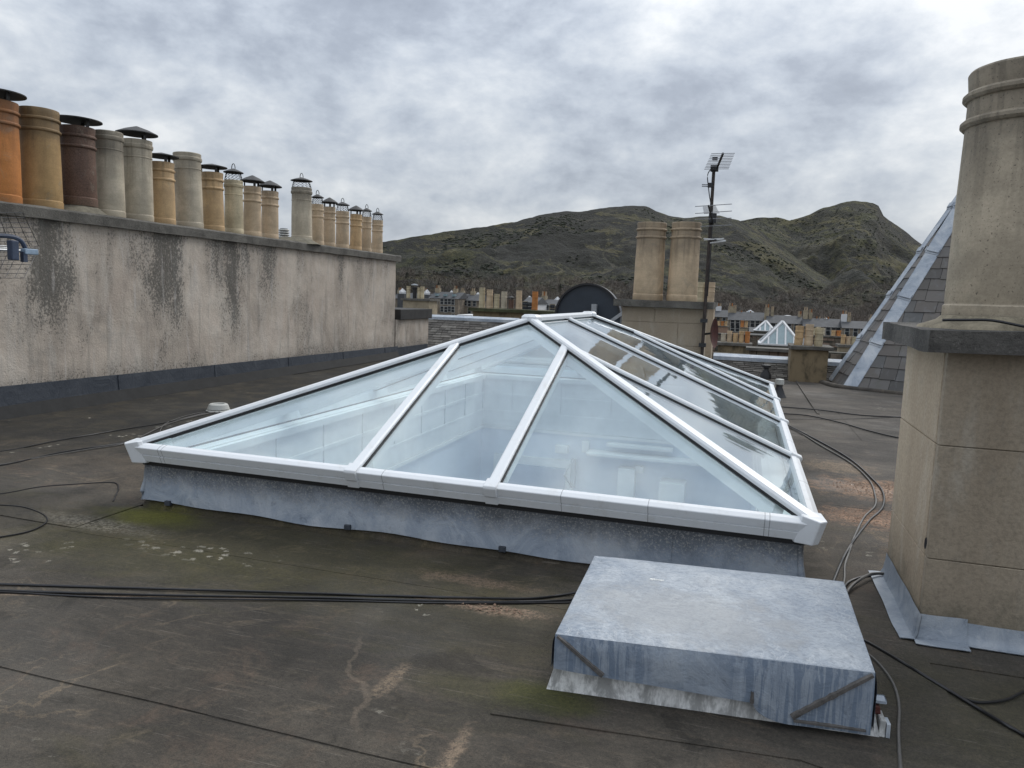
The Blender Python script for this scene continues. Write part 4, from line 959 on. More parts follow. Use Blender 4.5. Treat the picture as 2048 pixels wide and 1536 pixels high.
far_slope(-10.5, -6.1, 18.7, 20.3, -.1, .90, 'mossy slate slope with a lead ridge beyond the end of the long wall', .12, .25)

sq = empty('chimney_stack', (1.4, 16.9, 0), 'square ochre rendered chimney stack carrying three pots at the back edge of the roof', 'chimney stack')
a = at(1577, 768, 1, 16.6); b = at(1652, 768, 1, 16.6)
MB().box(a.x, b.x, 16.6, 17.5, 0, .69).build('stack_body', moss_stack, sq, bevel=.01)
MB().box(a.x - .02, b.x + .09, 16.52, 17.6, .69, .76).build('cope', cap_m, sq, sub=4, jit=.02)
for (xa, xb, yt2, kd, lb) in ((1588, 1604, 651, 'tan', 'pinkish tan pot, left one of three on the square ochre stack'), (1608, 1624, 648, 'buff', 'tall buff pot, middle one of three on the square ochre stack'), (1628, 1644, 655, 'yellow', 'shortest cream yellow pot, right one of three on the square ochre stack')):
    c = at((xa + xb) / 2, 694, 1, 17.0); tp_ = at((xa + xb) / 2, yt2, 1, 17.0)
    make_pot((c.x, 17.0, .755), .088, tp_.z - .76, kd, None, lb, 'three pots on the square ochre stack', 0, 20)

# ------------------------------------------------------------------ centre stack with two big pots and the aerial mast
CY = 12.8
cs = empty('chimney_stack', (-1.3, CY + .4, 0), 'square tan block chimney stack with a flat cope behind the lantern, carrying two big pots', 'chimney stack')
zj = [0, .42, .86, 1.24, 1.49]
for i in range(4):
    off = .55 if i % 2 else .95
    for xa, xb in ((-2.0, -2.0 + off), (-2.0 + off + .006, -.61)):
        MB().box(xa, xb, CY, CY + .3, zj[i], zj[i + 1] - .006).build('stucco_block', stucco, cs, bevel=.004, seg=1)
MB().box(-1.99, -.62, CY + .01, CY + .8, 0, 1.489).build('stack_core', stucco, cs)
MB().box(-2.13, -.49, CY - .13, CY + .95, 1.49, 1.605).build('cope', cap_m, cs, sub=6, jit=.008, bevel=0)
for xa, xb, x2a, x2b, lb in ((1268, 1322, 1276, 1331, 'big buff clay pot, left one of the pair on the centre stack'), (1335, 1392, 1343, 1401, 'big buff clay pot, right one of the pair beside the aerial mast')):
    c = at((xa + xb) / 2, 597, 1, CY + .28); t2 = at((x2a + x2b) / 2, 446, 1, CY + .28)
    make_pot((c.x, CY + .28, 1.60), .262, t2.z - 1.60, 'buff', None, lb, 'pair of big pots on the centre stack', 0, 48)

ms = empty('aerial_mast', (-.62, CY - .02, .2), 'rusty television aerial mast fixed to the centre chimney stack', 'aerial mast')
mx, my = at(1411, 600, 1, CY - .16).x, CY - .16
topz = at(1428, 335, 1, my).z; tx = at(1428, 335, 1, my).x
MB().tube([(mx, my, .55), (mx, my, 2.6), (tx, my, topz)], .027, 10).build('mast_pole', simple('rusty_black_pole', (.035, .025, .02), .7, .6, 14), ms, smooth=60)
for z in (.9, 1.3): MB().box(mx - .06, mx + .05, my - .03, my + .16, z - .03, z + .03).build('wall_bracket', black, ms)
MB().tube([(tx - .02, my, topz), (tx - .09, my - .02, topz - .12), (tx - .05, my - .02, topz - .4), (mx + .03, my - .03, topz - .9), (mx + .03, my - .03, 1.7)], .008, 5, smooth=5).build('aerial_lead', blackp, ms)
def yagi(base_px, tip_px, yb_, yt_, rods, label, hw0, hw1, rodm, tilt=0):
    A = at(*base_px, 1, yb_); B = at(*tip_px, 1, yt_)
    t = empty('television_aerial', A, label, 'television aerial')
    MB().bar(A, B, (0, 0, 1), [(-.014, -.014), (.014, -.014), (.014, .014), (-.014, .014)]).build('boom', black, t)
    for k in range(rods):
        f_ = k / (rods - 1); p = A.lerp(B, f_); hw = hw0 + (hw1 - hw0) * f_
        MB().tube([p + Vector((-hw, 0, -.0 + tilt * hw)), p + Vector((hw, 0, -tilt * hw))], .0055, 5).build('aerial_rod', rodm, t)
    return t
alum = simple('dull_aluminium', (.22, .22, .23), .4, .2, 8, .4)
ya = yagi((1433, 338), (1446, 307), CY - .12, CY - .95, 11, 'black boomed television aerial with short rods at the top of the mast', .19, .17, alum)
MB().box(tx - .05, tx + .07, my - .09, my + .05, topz - .06, topz + .03).build('clamp', black, ya)
a = at(1434, 318, 1, CY - .5); MB().box(a.x - .07, a.x + .01, a.y - .03, a.y + .03, a.z - .02, a.z + .03).build('dipole_box', black, ya)
q = at(1422, 371, 1, my); t = empty('pole_bracket', q, 'small bare bracket with two prongs half way up the mast', 'bracket')
MB().box(q.x - .05, q.x + .03, q.y - .03, q.y + .03, q.z - .03, q.z + .04).build('clamp', black, t)
MB().tube([(q.x - .04, q.y, q.z + .01), (q.x - .14, q.y - .03, q.z + .012)], .008).build('prong', alum, t); MB().tube([(q.x - .04, q.y, q.z - .015), (q.x - .14, q.y - .03, q.z - .014)], .008).build('prong', alum, t)
# radio aerial with four long rods
q = at(1424, 438, 1, my - .03); t = empty('radio_aerial', q, 'radio aerial with four long rods and a grid reflector half way down the mast', 'radio aerial')
MB().tube([at(1426, 448, 1, my - .05), at(1417, 411, 1, my - .5)], .014).build('boom', black, t)
MB().box(q.x - .05, q.x + .07, q.y - .07, q.y + .04, q.z - .06, q.z + .08).build('clamp', black, t)
for (xa, ya_, xb, yb_) in ((1390, 413, 1464, 408), (1390, 427, 1464, 422), (1390, 439, 1463, 436), (1400, 453, 1463, 450)):
    MB().tube([at(xa, ya_, 1, my - .1), at(xb, yb_, 1, my - .1)], .006, 5).build('aerial_rod', alum, t)
for k in range(9):
    f_ = k / 8; ya_ = 412 + 15 * f_; MB().tube([at(1405 + 3 * f_, ya_, 1, my + .02), at(1431 + 8 * f_, ya_ - 1, 1, my + .02)], .004, 4).build('reflector_rod', alum, t)
q = at(1419, 480, 1, my - .03); t = empty('radio_aerial', q, 'small crossed white radio aerial low on the mast', 'radio aerial')
for (xa, ya_, xb, yb_) in ((1407, 477, 1452, 481), (1408, 480, 1448, 477), (1420, 486, 1452, 482)): MB().tube([at(xa, ya_, 1, my - .08), at(xb, yb_, 1, my - .08)], .008, 5).build('aerial_rod', far_white, t)
MB().tube([at(1419, 480, 1, my), at(1432, 480, 1, my - .1)], .015).build('boom', black, t)
q = at(1412, 666, 1, CY + .1); t = empty('satellite_dish', q, 'rusty red satellite dish seen edge on at the side of the centre stack', 'satellite dish')
n0 = Vector((.98, -.2, .05)).normalized(); a_ = n0.cross(Vector((0, 0, 1))).normalized(); b_ = a_.cross(n0); vs_ = []; 
q = Vector((-.50, CY + .1, q.z))
rg_ = [(.0, 0), (.08, .005), (.16, .02), (.25, .055)]
for r_, d_ in rg_:
    for k in range(24): vs_.append(q + a_ * r_ * cos(k * pi / 12) + b_ * r_ * sin(k * pi / 12) + n0 * d_)
mb = MB().add(vs_, [(i * 24 + k, i * 24 + (k + 1) % 24, (i + 1) * 24 + (k + 1) % 24, (i + 1) * 24 + k) for i in range(3) for k in range(24)]); mb.build('dish', rust, t, smooth=60)
MB().tube([q, q + Vector((-.12, 0, -.02))], .02).build('dish_arm', black, t)

# second stack behind
t = empty('chimney_stack', at(1410, 640, 1, 20), 'pale tan chimney stack half hidden behind the centre stack', 'chimney stack')
a = at(1380, 610, 1, 20); b = at(1428, 610, 1, 20)
MB().box(a.x, b.x, 20, 21, -2, 1.49).build('stack_body', stucco_l, t); MB().box(a.x - .1, b.x + .06, 19.9, 21.1, 1.49, 1.60).build('cope', cap_m, t)
for xa, xb, lb in ((1391, 1407, 'small cream pot behind the aerial mast, left of the mast foot'), (1411, 1428, 'small cream pot behind the aerial mast, right of the mast foot')):
    c = at((xa + xb) / 2, 598, 1, 20.4); tp_ = at((xa + xb) / 2, 564, 1, 20.4); make_pot((c.x, 20.4, 1.595), .118, max(.4, tp_.z - 1.6), 'yellow' if xa == 1391 else 'buff', None, lb, 'small pots behind the mast', 0, 18)

# ------------------------------------------------------------------ dark arched housing
t = empty('arched_housing', at(1175, 640, 1, 24), 'dark blue grey half round metal clad housing behind the lantern', 'roof housing')
c = at(1175, 634, 1, 24); R_ = (at(1240, 634, 1, 24) - c).length
arc = [(c.x + R_ * cos(k * pi / 40), 24, c.z + R_ * sin(k * pi / 40)) for k in range(41)] + [(c.x - R_, 24, -3), (c.x + R_, 24, -3)]
MB().extr(arc, (0, .5, 0)).build('housing_shell', drum_m, t, smooth=30)
rim = MB(); o_r = [(c.x + (R_ + .03) * cos(k * pi / 40), 23.9, c.z + (R_ + .03) * sin(k * pi / 40)) for k in range(41)]; i_r = [(c.x + (R_ - .03) * cos(k * pi / 40), 23.9, c.z + (R_ - .03) * sin(k * pi / 40)) for k in range(41)]
k_ = 41; vs_ = o_r + i_r + [(x, y + .15, z) for x, y, z in o_r] + [(x, y + .15, z) for x, y, z in i_r]
rim.add(vs_, [(i, i + 1, k_ + i + 1, k_ + i) for i in range(40)] + [(2 * k_ + i, 2 * k_ + i + 1, i + 1, i) for i in range(40)] + [(k_ + i, k_ + i + 1, 3 * k_ + i + 1, 3 * k_ + i) for i in range(40)]); rim.build('housing_rim', black, t)
a = at(1183, 608, 1, 23.7); b = at(1192, 626, 1, 23.7); MB().box(a.x, b.x, 23.7, 23.9, b.z, a.z).build('flue_plate', galv, t)
a = at(1222, 642, 1, 23.6); b = at(1248, 624, 1, 23.6); MB().bar(a, b, (0, -1, 0), [(-.05, -.03), (.05, -.03), (.05, .03), (-.05, .03)]).build('brace', galv, t)

# ------------------------------------------------------------------ stack with a row of pots left of the housing
t = empty('chimney_stack', at(1020, 650, 1, 30), 'brown damp stack with a mossy cope and a row of pots beside the arched housing', 'chimney stack')
a = at(946, 622, 1, 30); b = at(1112, 622, 1, 30)
MB().box(a.x, b.x, 30, 31.2, -4, a.z).build('stack_body', moss_stack, t); MB().box(a.x - .15, b.x + .1, 29.85, 31.3, a.z, a.z + .13).build('cope', simple('mossy_cope', (.05, .052, .025), .95, .5, 5), t, sub=4, jit=.03)
zc = a.z + .12
for xa, xb, yt2, kd, lb in ((957, 970, 575, 'yellow', 'cream pot at the left end of the row on the mossy stack'), (972, 986, 579, 'buff', 'buff pot, second from the left on the mossy stack'), (987, 999, 588, 'yellow', 'shortest cream pot in the middle of the mossy stack'), (1001, 1014, 583, 'pale', 'pale pot beside the black cowl on the mossy stack'),
                            (1031, 1044, 581, 'buff', 'buff pot just right of the black cowl on the mossy stack'), (1063, 1076, 583, 'orange', 'bright orange pot alone at the right end of the mossy stack')):
    c = at((xa + xb) / 2, 614, 1, 30.6); tp_ = at((xa + xb) / 2, yt2, 1, 30.6); make_pot((c.x, 30.6, zc), (xb - xa) / 2 * 30.6 / FPX, tp_.z - zc, kd, None, lb, 'pots on the mossy stack', 0, 16)
c = at(1022, 614, 1, 30.6); make_pot((c.x, 30.6, zc), .115, .42, 'brown', 'disc', 'dark pot with a black cowl in the row on the mossy stack', 'pots on the mossy stack', 0, 14)

# far left stack with aerial
def simple_pot(c, r, h, m_, lb, grp):
    o_ = MB().lathe((c[0], c[1], c[2]), [(r * .95, 0), (r * .9, h * .72), (r * 1.02, h * .74), (r * 1.02, h * .8), (r * .9, h * .82), (r, h * .92), (r, h), (r * .7, h), (r * .7, h - .2)], 12).build('chimney_pot', m_, None, smooth=40, loc=c); tag(o_, lb, 'chimney pot', grp); return o_
def stack_px(x0, x1, yt_, D, zb_, label, dep=1.2, m_=None, cope=None):
    a = at(x0, yt_, 1, D); b = at(x1, yt_, 1, D); t = empty('chimney_stack', ((a.x + b.x) / 2, D, zb_), label, 'chimney stack')
    zt_ = (a.z + b.z) / 2
    MB().box(a.x, b.x, D, D + dep, zb_, zt_ - .12).build('stack_body', m_ or far_stack, t); MB().box(a.x - .1, b.x + .1, D - .1, D + dep + .1, zt_ - .12, zt_).build('cope', cope or cap_m, t)
    return zt_
zt_ = stack_px(806, 858, 597, 38, -4, 'low far stack with cream pots and a dark cowl beyond the long wall')
for xa, xb, y2, lb in ((813, 820, 572, 'slim cream pot at the left of the low far stack'), (834, 842, 575, 'cream pot right of the cowl on the low far stack'), (841, 848, 573, 'cream pot at the right of the low far stack')):
    c = at((xa + xb) / 2, 597, 1, 38.5); tp_ = at((xa + xb) / 2, y2, 1, 38.5); simple_pot((c.x, 38.5, zt_), .11, tp_.z - zt_, PM['yellow'], lb, 'pots on the low far stack')
c = at(829, 597, 1, 38.5); t = empty('chimney_cowl', (c.x, 38.5, zt_), 'dark louvred chimney cowl with a disc lid on the low far stack', 'chimney cowl')
MB().lathe((c.x, 38.5, zt_), [(.12, 0), (.12, .5), (.16, .55), (.16, .62), (.1, .64)], 12).build('cowl_body', black, t); MB().lathe((c.x, 38.5, zt_ + .72), [(.2, 0), (.2, .05), (.01, .09)], 12).build('cowl_lid', galv, t)
MB().tube([(c.x, 38.2, zt_ - .3), (c.x, 38.2, zt_ + .3)], .02).build('cowl_strap', galv, t)

# louvred vent behind the long wall
c = at(568, 476, 0, -9.6); t = empty('roof_vent', c, 'small white louvred roof vent seen in the gap between the pots', 'roof vent')
for k in range(4): MB().lathe((c.x, c.y, c.z + .0 + k * .05), [(.11, 0), (.115, .015), (.10, .035), (.01, .04)], 16).build('louvre', grass_cl, t)
MB().lathe((c.x, c.y, c.z - 1.2), [(.08, 0), (.08, 1.4)], 12).build('vent_pipe', simple('vent_dark', (.08, .08, .08)), t)

# ------------------------------------------------------------------ small vents on the deck
c = g(437, 822, .02); t = empty('roof_vent', c, 'small grey plastic mushroom roof vent left of the lantern', 'roof vent')
MB().lathe(c, [(.15, 0), (.15, .012), (.11, .03), (.085, .04)], 24).build('vent_base', grass_cl, t, smooth=50)
MB().lathe(c, [(.085, .02), (.135, .03), (.115, .085), (.10, .095), (.075, .095), (.07, .08), (.01, .08)], 24).build('vent_cap', grass_cl, t, smooth=30)
c = g(1557, 794, .015); t = empty('roof_vent', c, 'black cone roof vent with a pale cap beyond the far right corner of the lantern', 'roof vent')
MB().lathe(c, [(.13, 0), (.11, .03), (.055, .17), (.055, .21), (.01, .21)], 18).build('vent_cone', black, t, smooth=40); MB().lathe(c, [(.055, .212), (.075, .225), (.07, .31), (.01, .32)], 18).build('vent_cap', grass_cl, t, smooth=40)
c = at(1531, 758, 2, .01); t = empty('roof_vent', c, 'black cone roof vent standing against the slate slope', 'roof vent')
MB().lathe(c, [(.12, 0), (.11, .1), (.05, .2), (.05, .24), (.09, .25), (.09, .30), (.01, .31)], 18).build('vent_cone', black, t, smooth=40)

# ------------------------------------------------------------------ grid television aerial at the far left
q = at(20, 492, 0, -6.2); t = empty('television_aerial', q, 'television aerial with a folded wire grid reflector in front of the long wall', 'television aerial')
def gp(px, py, x=-6.2): return at(px, py, 0, x)
gr = MB()
cU = [(-40, 425), (45, 425), (78, 492), (-20, 492)]; cLw = [(-20, 496), (78, 496), (48, 556), (-50, 556)]
for (c_, xs) in ((cU, (-6.0, -6.35)), (cLw, (-6.35, -6.0))):
    TL, TR, BR, BL = [at(p[0], p[1], 0, xs[0] if i < 2 else xs[1]) for i, p in enumerate(c_)]
    o_ = MB()
    for k in range(8): f_ = k / 7; o_.tube([TL.lerp(BL, f_), TR.lerp(BR, f_)], .0026, 4)
    for k in range(6): f_ = k / 5; o_.tube([TL.lerp(TR, f_), BL.lerp(BR, f_)], .0026, 4)
    o_.build('grid_reflector', black, t)
navy = simple('navy_plastic', (.03, .045, .08), .5)
MB().tube([gp(-60, 497), gp(65, 502)], .012).build('boom', galv, t)
MB().tube([gp(-30, 472), gp(15, 472), gp(40, 480), gp(52, 500)], .02, 8, smooth=4).build('boom_brace', navy, t)
a = gp(26, 497, -6.1); MB().box(a.x - .03, a.x + .03, a.y - .035, a.y + .035, a.z - .1, a.z + .07).build('dipole_box', navy, t, bevel=.01)
a = gp(58, 504, -6.1); MB().box(a.x - .03, a.x + .03, a.y - .06, a.y + .07, a.z - .022, a.z + .028).build('end_clamp', simple('pale_blue_plastic', (.25, .33, .42), .5), t, bevel=.008)
a = gp(48, 515, -6.1); MB().box(a.x - .02, a.x + .02, a.y - .02, a.y + .02, a.z - .04, a.z + .05).build('clamp_block', navy, t)
for dz in (-.05, 0, .05): MB().tube([gp(-50, 492 + dz * 100), gp(22, 496 + dz * 60)], .005).build('aerial_rod', galv, t)
a = gp(-60, 497); MB().tube([(a.x, a.y, 0), (a.x, a.y, a.z + .3)], .02, 8).build('mast', galv, t)

# ------------------------------------------------------------------ cables over the deck
def cable(pts, r, label, m_=None, z=None, zs_=None):
    zb = .028
    P_ = [at(p[0], p[1], 2, (zb + r) if len(p) < 3 else p[2]) for p in pts]
    o_ = MB().tube(P_, r, 6, smooth=6).build('cable', m_ or blackp, None, smooth=60, loc=P_[0]); tag(o_, label, 'cable', 'black cables lying on the roof'); return o_
grey_cab = simple('faded_grey_cable', (.10, .095, .088), .6)
cable([(-150, 1163), (0, 1168), (300, 1177), (700, 1189), (950, 1196), (1060, 1197), (1130, 1189), (1165, 1182, .05)], .0065, 'upper of the black cables running across the foreground to the lead hatch')
cable([(-150, 1178), (0, 1181), (300, 1190), (700, 1197), (950, 1204), (1060, 1203), (1140, 1200), (1180, 1190, .05)], .0065, 'middle black cable running across the foreground to the lead hatch')
cable([(-150, 1182), (0, 1184), (250, 1196), (600, 1200), (900, 1206), (1140, 1205), (1180, 1200, .05)], .0045, 'thin lowest black cable running across the foreground to the lead hatch')
cable([(-120, 1000), (0, 988), (80, 974), (160, 968), (225, 965), (237, 975), (232, 990), (226, 1003)], .0055, 'thin cable ending in a hook left of the lantern curb')
cable([(-120, 1004), (0, 1010), (50, 1015), (88, 1030), (92, 1045), (60, 1062), (0, 1074), (-120, 1090)], .0055, 'cable lying in a round loop at the left edge')
cable([(-100, 908), (0, 903), (120, 880), (250, 858), (330, 845), (410, 826)], .006, 'dark cable running behind the lantern corner towards the grey vent')
cable([(-100, 933), (0, 929), (80, 915), (180, 898), (255, 885), (330, 850), (380, 835), (430, 824)], .006, 'pale weathered cable running towards the grey vent', grey_cab)
cable([(-100, 938), (0, 931), (120, 905), (250, 886)], .008, 'thick black cable ending under the lantern corner at the left')
cable([(318, 868), (330, 848), (370, 832), (420, 822), (440, 824)], .0045, 'thin pale cable looping beside the grey vent', grey_cab)
cable([(1530, 829), (1575, 850), (1640, 883), (1700, 918), (1745, 958), (1766, 985), (1765, 1015), (1740, 1040), (1712, 1075), (1690, 1110), (1672, 1150), (1650, 1210), (1640, 1260)], .0085, 'black cable curving round the right of the lantern, outer one of two')
cable([(1530, 835), (1590, 860), (1640, 890), (1700, 925), (1738, 960), (1750, 990), (1750, 1012), (1728, 1035), (1708, 1075), (1700, 1100), (1690, 1130), (1688, 1165), (1670, 1230)], .0075, 'faded black cable curving round the right of the lantern, inner one of two', grey_cab)
cable([(1555, 813), (1640, 820), (1720, 830), (1800, 834), (1900, 838)], .009, 'black cable crossing the far deck towards the near stack, upper one')
cable([(1560, 827), (1615, 831), (1680, 845), (1740, 862), (1800, 876), (1900, 893)], .009, 'black cable crossing the far deck towards the near stack, lower one')
cable([(1575, 838), (1690, 838), (1800, 834), (1880, 832)], .004, 'thin dark cable lying between the two cables that cross the far deck')
cable([(1688, 1175, .05), (1700, 1163), (1730, 1153), (1775, 1150)], .008, 'short black cable from the hatch corner to the near stack, lower one')
cable([(1690, 1190, .05), (1706, 1170, .06), (1730, 1153, .07), (1752, 1147, .06), (1800, 1150)], .009, 'short faded cable arching from the hatch corner to the near stack', grey_cab)
cable([(1700, 1268), (1740, 1287), (1800, 1322), (1880, 1370), (1970, 1425), (2048, 1470), (2120, 1510)], .0075, 'black cable running from behind the hatch to the lower right corner')
cable([(1725, 1300), (1755, 1325), (1785, 1365), (1798, 1410), (1797, 1470), (1803, 1560)], .0065, 'faded cable curving down past the right side of the hatch', grey_cab)
cable([(1930, 1398), (1960, 1405), (2010, 1400), (2048, 1383), (2120, 1350)], .006, 'thin cable curving at the right edge below the near stack')

# loose grit on the tan silt patches (stuff)
gr = MB(); rnd = random.Random(3)
for (cx_, cy_, rx, ry_, n_) in ((1.35, 7.05, .5, .3, 380), (1.1, 6.05, .35, .22, 260), (1.62, 6.2, .17, .36, 200), (1.05, 4.8, .08, .6, 140), (-1.15, 3.44, .2, .05, 90)):
    for k in range(n_):
        a = rnd.uniform(0, 6.28); q_ = rnd.random() ** .5; x = cx_ + cos(a) * q_ * rx; y = cy_ + sin(a) * q_ * ry_; s_ = rnd.uniform(.003, .010); z = .030
        gr.add([(x - s_, y - s_ * .7, z), (x + s_, y - s_ * .5, z), (x, y + s_, z), (x + rnd.uniform(-.3, .3) * s_, y, z + s_ * .8)], [(0, 1, 3), (1, 2, 3), (2, 0, 3)])
tag(gr.build('loose_grit', simple('pink_grit', (.30, .20, .14), .95, .5, 90)), 'pinkish grit drifted on the felt to the right of the lantern', 'grit', kind='stuff')

# ================================================================== TOWN
def gable(x0, x1, y0, y1, ze, zr, hip=0):
    ym = (y0 + y1) / 2
    return MB().add([(x0, y0, ze), (x1, y0, ze), (x1, y1, ze), (x0, y1, ze), (x0 + hip, ym, zr), (x1 - hip, ym, zr)], [(0, 1, 5, 4), (2, 3, 4, 5), (1, 2, 5), (3, 0, 4), (0, 3, 2, 1)])
WG = 'stone tenements below the hill'
def tenement(x0p, x1p, yr, ye, D, label, wins=(), stacks=(), m_=None, dormers=0, win_sz=(1.0, 1.7)):
    a = at(x0p, ye, 1, D); b = at(x1p, ye, 1, D); r_ = at((x0p + x1p) / 2, yr, 1, D + 5)
    ze = (a.z + b.z) / 2; zr = r_.z
    t = empty('tenement', ((a.x + b.x) / 2, D, -14.3), label, 'tenement', WG)
    MB().box(a.x, b.x, D, D + 10, -14.3, ze).build('wall', m_ or far_wall, t)
    gable(a.x - .2, b.x + .2, D - .4, D + 10.4, ze + .003, zr).build('roof', far_roof, t)
    fr0 = pn0 = None
    for (wx, wy) in wins:
        c = at(wx, wy, 1, D); w2, h2 = win_sz[0] / 2, win_sz[1] / 2
        f_ = MB().box(c.x - w2 - .13, c.x + w2 + .13, D - .12, D - .01, c.z - h2 - .13, c.z + h2 + .13).build('window', win_grey if (wx * 7 + wy) % 3 else far_stack, t)
        for s_ in (-1, 1): MB().box(c.x - w2, c.x + w2, D - .15, D - .121, c.z + (.05 if s_ > 0 else -h2), c.z + (h2 if s_ > 0 else -.05)).build('pane', far_glass, f_)
    for (sx_, w_, h_, np_, kd) in stacks:
        c = at(sx_, ye, 1, D + 5); hw = w_ / 2 * (D + 5) / FPX
        zt2 = zr + h_
        s_ = MB().box(c.x - hw, c.x + hw, D + 4.2, D + 5.8, ze, zt2).build('chimney', far_stack if kd != 'white' else far_white, t)
        for k in range(np_):
            xx = c.x - hw + (k + .5) * 2 * hw / np_; MB().lathe((xx, D + 5, zt2), [(.2, 0), (.18, .8), (.22, .82), (.22, .95), (.12, .95)], 8).build('chimney_pot', PM['buff'] if (k + int(sx_)) % 3 else PM['orange'], s_)
    for k in range(dormers):
        xx = a.x + (b.x - a.x) * (k + .7) / (dormers + .4); zz_ = ze + (zr - ze) * .35
        MB().box(xx - .45, xx + .45, D + .6, D + 2.4, zz_, zz_ + (zr - ze) * .35).build('rooflight', teal_glass, t)
    return t
D = 225
W3 = [(872, 603), (872, 619), (872, 633), (884, 603), (884, 618), (892, 603), (892, 619), (906, 604), (906, 619), (906, 634), (899, 603), (899, 618)]
tenement(859, 917, 584, 597, D, 'dark stone tenement with three rows of small windows left of the mossy stack', W3, ((876, 10, 1.2, 3, ''), (911, 8, 1.2, 2, '')), dormers=3)
tenement(917.5, 958, 588, 601, D + 6, 'stone tenement adjoining on the right, partly behind the cream pots', [(922, 606), (922, 621), (939, 607), (939, 622), (931, 606), (949, 607)], ((925, 8, 1, 2, ''), (946, 9, 1, 2, '')), win_sz=(1.0, 1.7))
tenement(786, 858, 586, 598, D + 40, 'long low slate roofed tenement behind the low far stack', [(862 - k * 9, 608) for k in range(3)], ((800, 9, 1, 3, ''), (850, 9, 1, 3, '')))
tenement(1044, 1070, 594, 608, 150, 'small slate roofed house between the buff and orange pots', [(1050, 612), (1060, 613)], (), far_white)
tenement(1078, 1128, 599, 612, 160, 'brown slate roofed house between the orange pot and the arched housing', [(1084, 617), (1093, 618), (1105, 617)], ((1088, 10, .8, 3, ''),))
t = empty('flat_roofed_block', at(933, 640, 1, 120), 'small pale flat roofed block in front of the far tenements', 'building'); a = at(917, 632, 1, 120); b = at(943, 632, 1, 120)
MB().box(a.x, b.x, 120, 126, -14.3, a.z).build('wall', simple('pale_render', (.16, .16, .15), .9), t); MB().box(a.x - .2, b.x + .2, 119.8, 126.2, a.z, a.z + .25).build('roof', far_white, t); c = at(926, 642, 1, 119.9); MB().box(c.x - .45, c.x + .45, 119.9, 119.98, c.z - .6, c.z + .6).build('window', far_glass, t)
D = 235
def wr(xs, y, y2=None):
    return [(x, y + (x - xs[0]) * .03) for x in xs] + ([(x, y2 + (x - xs[0]) * .03) for x in xs] if y2 else [])
tenement(1428, 1456, 620, 634, D + 12, 'slate roofed tenement right behind the centre stack', [(1436, 640), (1448, 641)], ((1436, 10, 1.2, 3, 'white'),))
tenement(1456.5, 1530, 624, 641, D, 'long slate roofed tenement with a white cupola on its ridge line', wr((1465, 1475, 1494, 1505, 1515), 645, 657), ((1460, 9, 1.6, 2, ''), (1468, 6, 1.0, 2, ''), (1482, 9, -.6, 1, ''), (1500, 9, -.6, 1, '')))
tenement(1534, 1604, 631, 647, D - 4, 'slate roofed tenement between two tall ochre chimneys', wr((1540, 1547, 1563, 1578, 1592), 652, 664), ((1532, 8, 2.2, 2, ''), (1543, 5, 1.6, 2, ''), (1598, 6, .5, 2, '')))
tenement(1607, 1682, 637, 654, D - 8, 'slate roofed tenement with paired grey chimneys, right of the ochre pots', wr((1616, 1630, 1656, 1667, 1676), 659, 670), ((1609, 8, 2.2, 2, ''), (1619, 6, 1.6, 2, ''), (1635, 10, -.4, 2, ''), (1652, 10, -.4, 2, '')))
tenement(1685, 1790, 643, 658, D - 12, 'slate roofed tenement with a white chimney beside the turret', wr((1694, 1711, 1725, 1740), 663, 676), ((1686, 9, 1.8, 2, 'white'), (1696, 6, 1.4, 2, ''), (1742, 9, 1, 2, '')))
for k, (x, y, r_, lb) in enumerate(((1500, 624, 11, 'white framed glass cupola above the long slate roof'), (1575, 632, 12, 'round white domed cupola between two ochre chimneys'), (1651, 640, 12, 'white framed cupola above the roofs left of the turret'),
                     (805, 580, 8, 'white cupola far left beyond the end of the long wall'), (854, 582, 7, 'white cupola behind the low far stack'), (903, 584, 6, 'white cupola behind the dark tenement'), (956, 588, 7, 'white cupola beside the leftmost cream pot'), (1059, 595, 6, 'white cupola between the buff and the orange pots'), (1115, 597, 7, 'white cupola left of the arched housing'))):
    Dk = 262; c = at(x, y + 4, 1, Dk); R2 = r_ * Dk / FPX
    t = empty('roof_cupola', (c.x, Dk, c.z - 1), lb, 'cupola', 'white glass cupolas over the tenement roofs')
    n8 = 4 if k != 1 else 12
    prof = [(R2, -.6), (R2, 0), (.15, 1.15)] if n8 == 4 else [(R2, -.6), (R2, 0), (R2 * .8, .5), (R2 * .45, .85), (.1, .95)]
    MB().lathe((c.x, Dk, c.z), prof, n8).build('glazing', teal_glass if k in (0, 2) else far_white, t)
    for j in range(n8 if n8 == 4 else 0):
        an = 2 * pi * j / n8; MB().tube([(c.x + R2 * cos(an), Dk + R2 * sin(an), c.z), (c.x, Dk, c.z + 1.2)], .22, 4).build('glazing_bar', far_white, t)
    MB().box(c.x - R2, c.x + R2, Dk - R2, Dk + R2, -14.3, c.z - .6).build('base', far_roof, t)

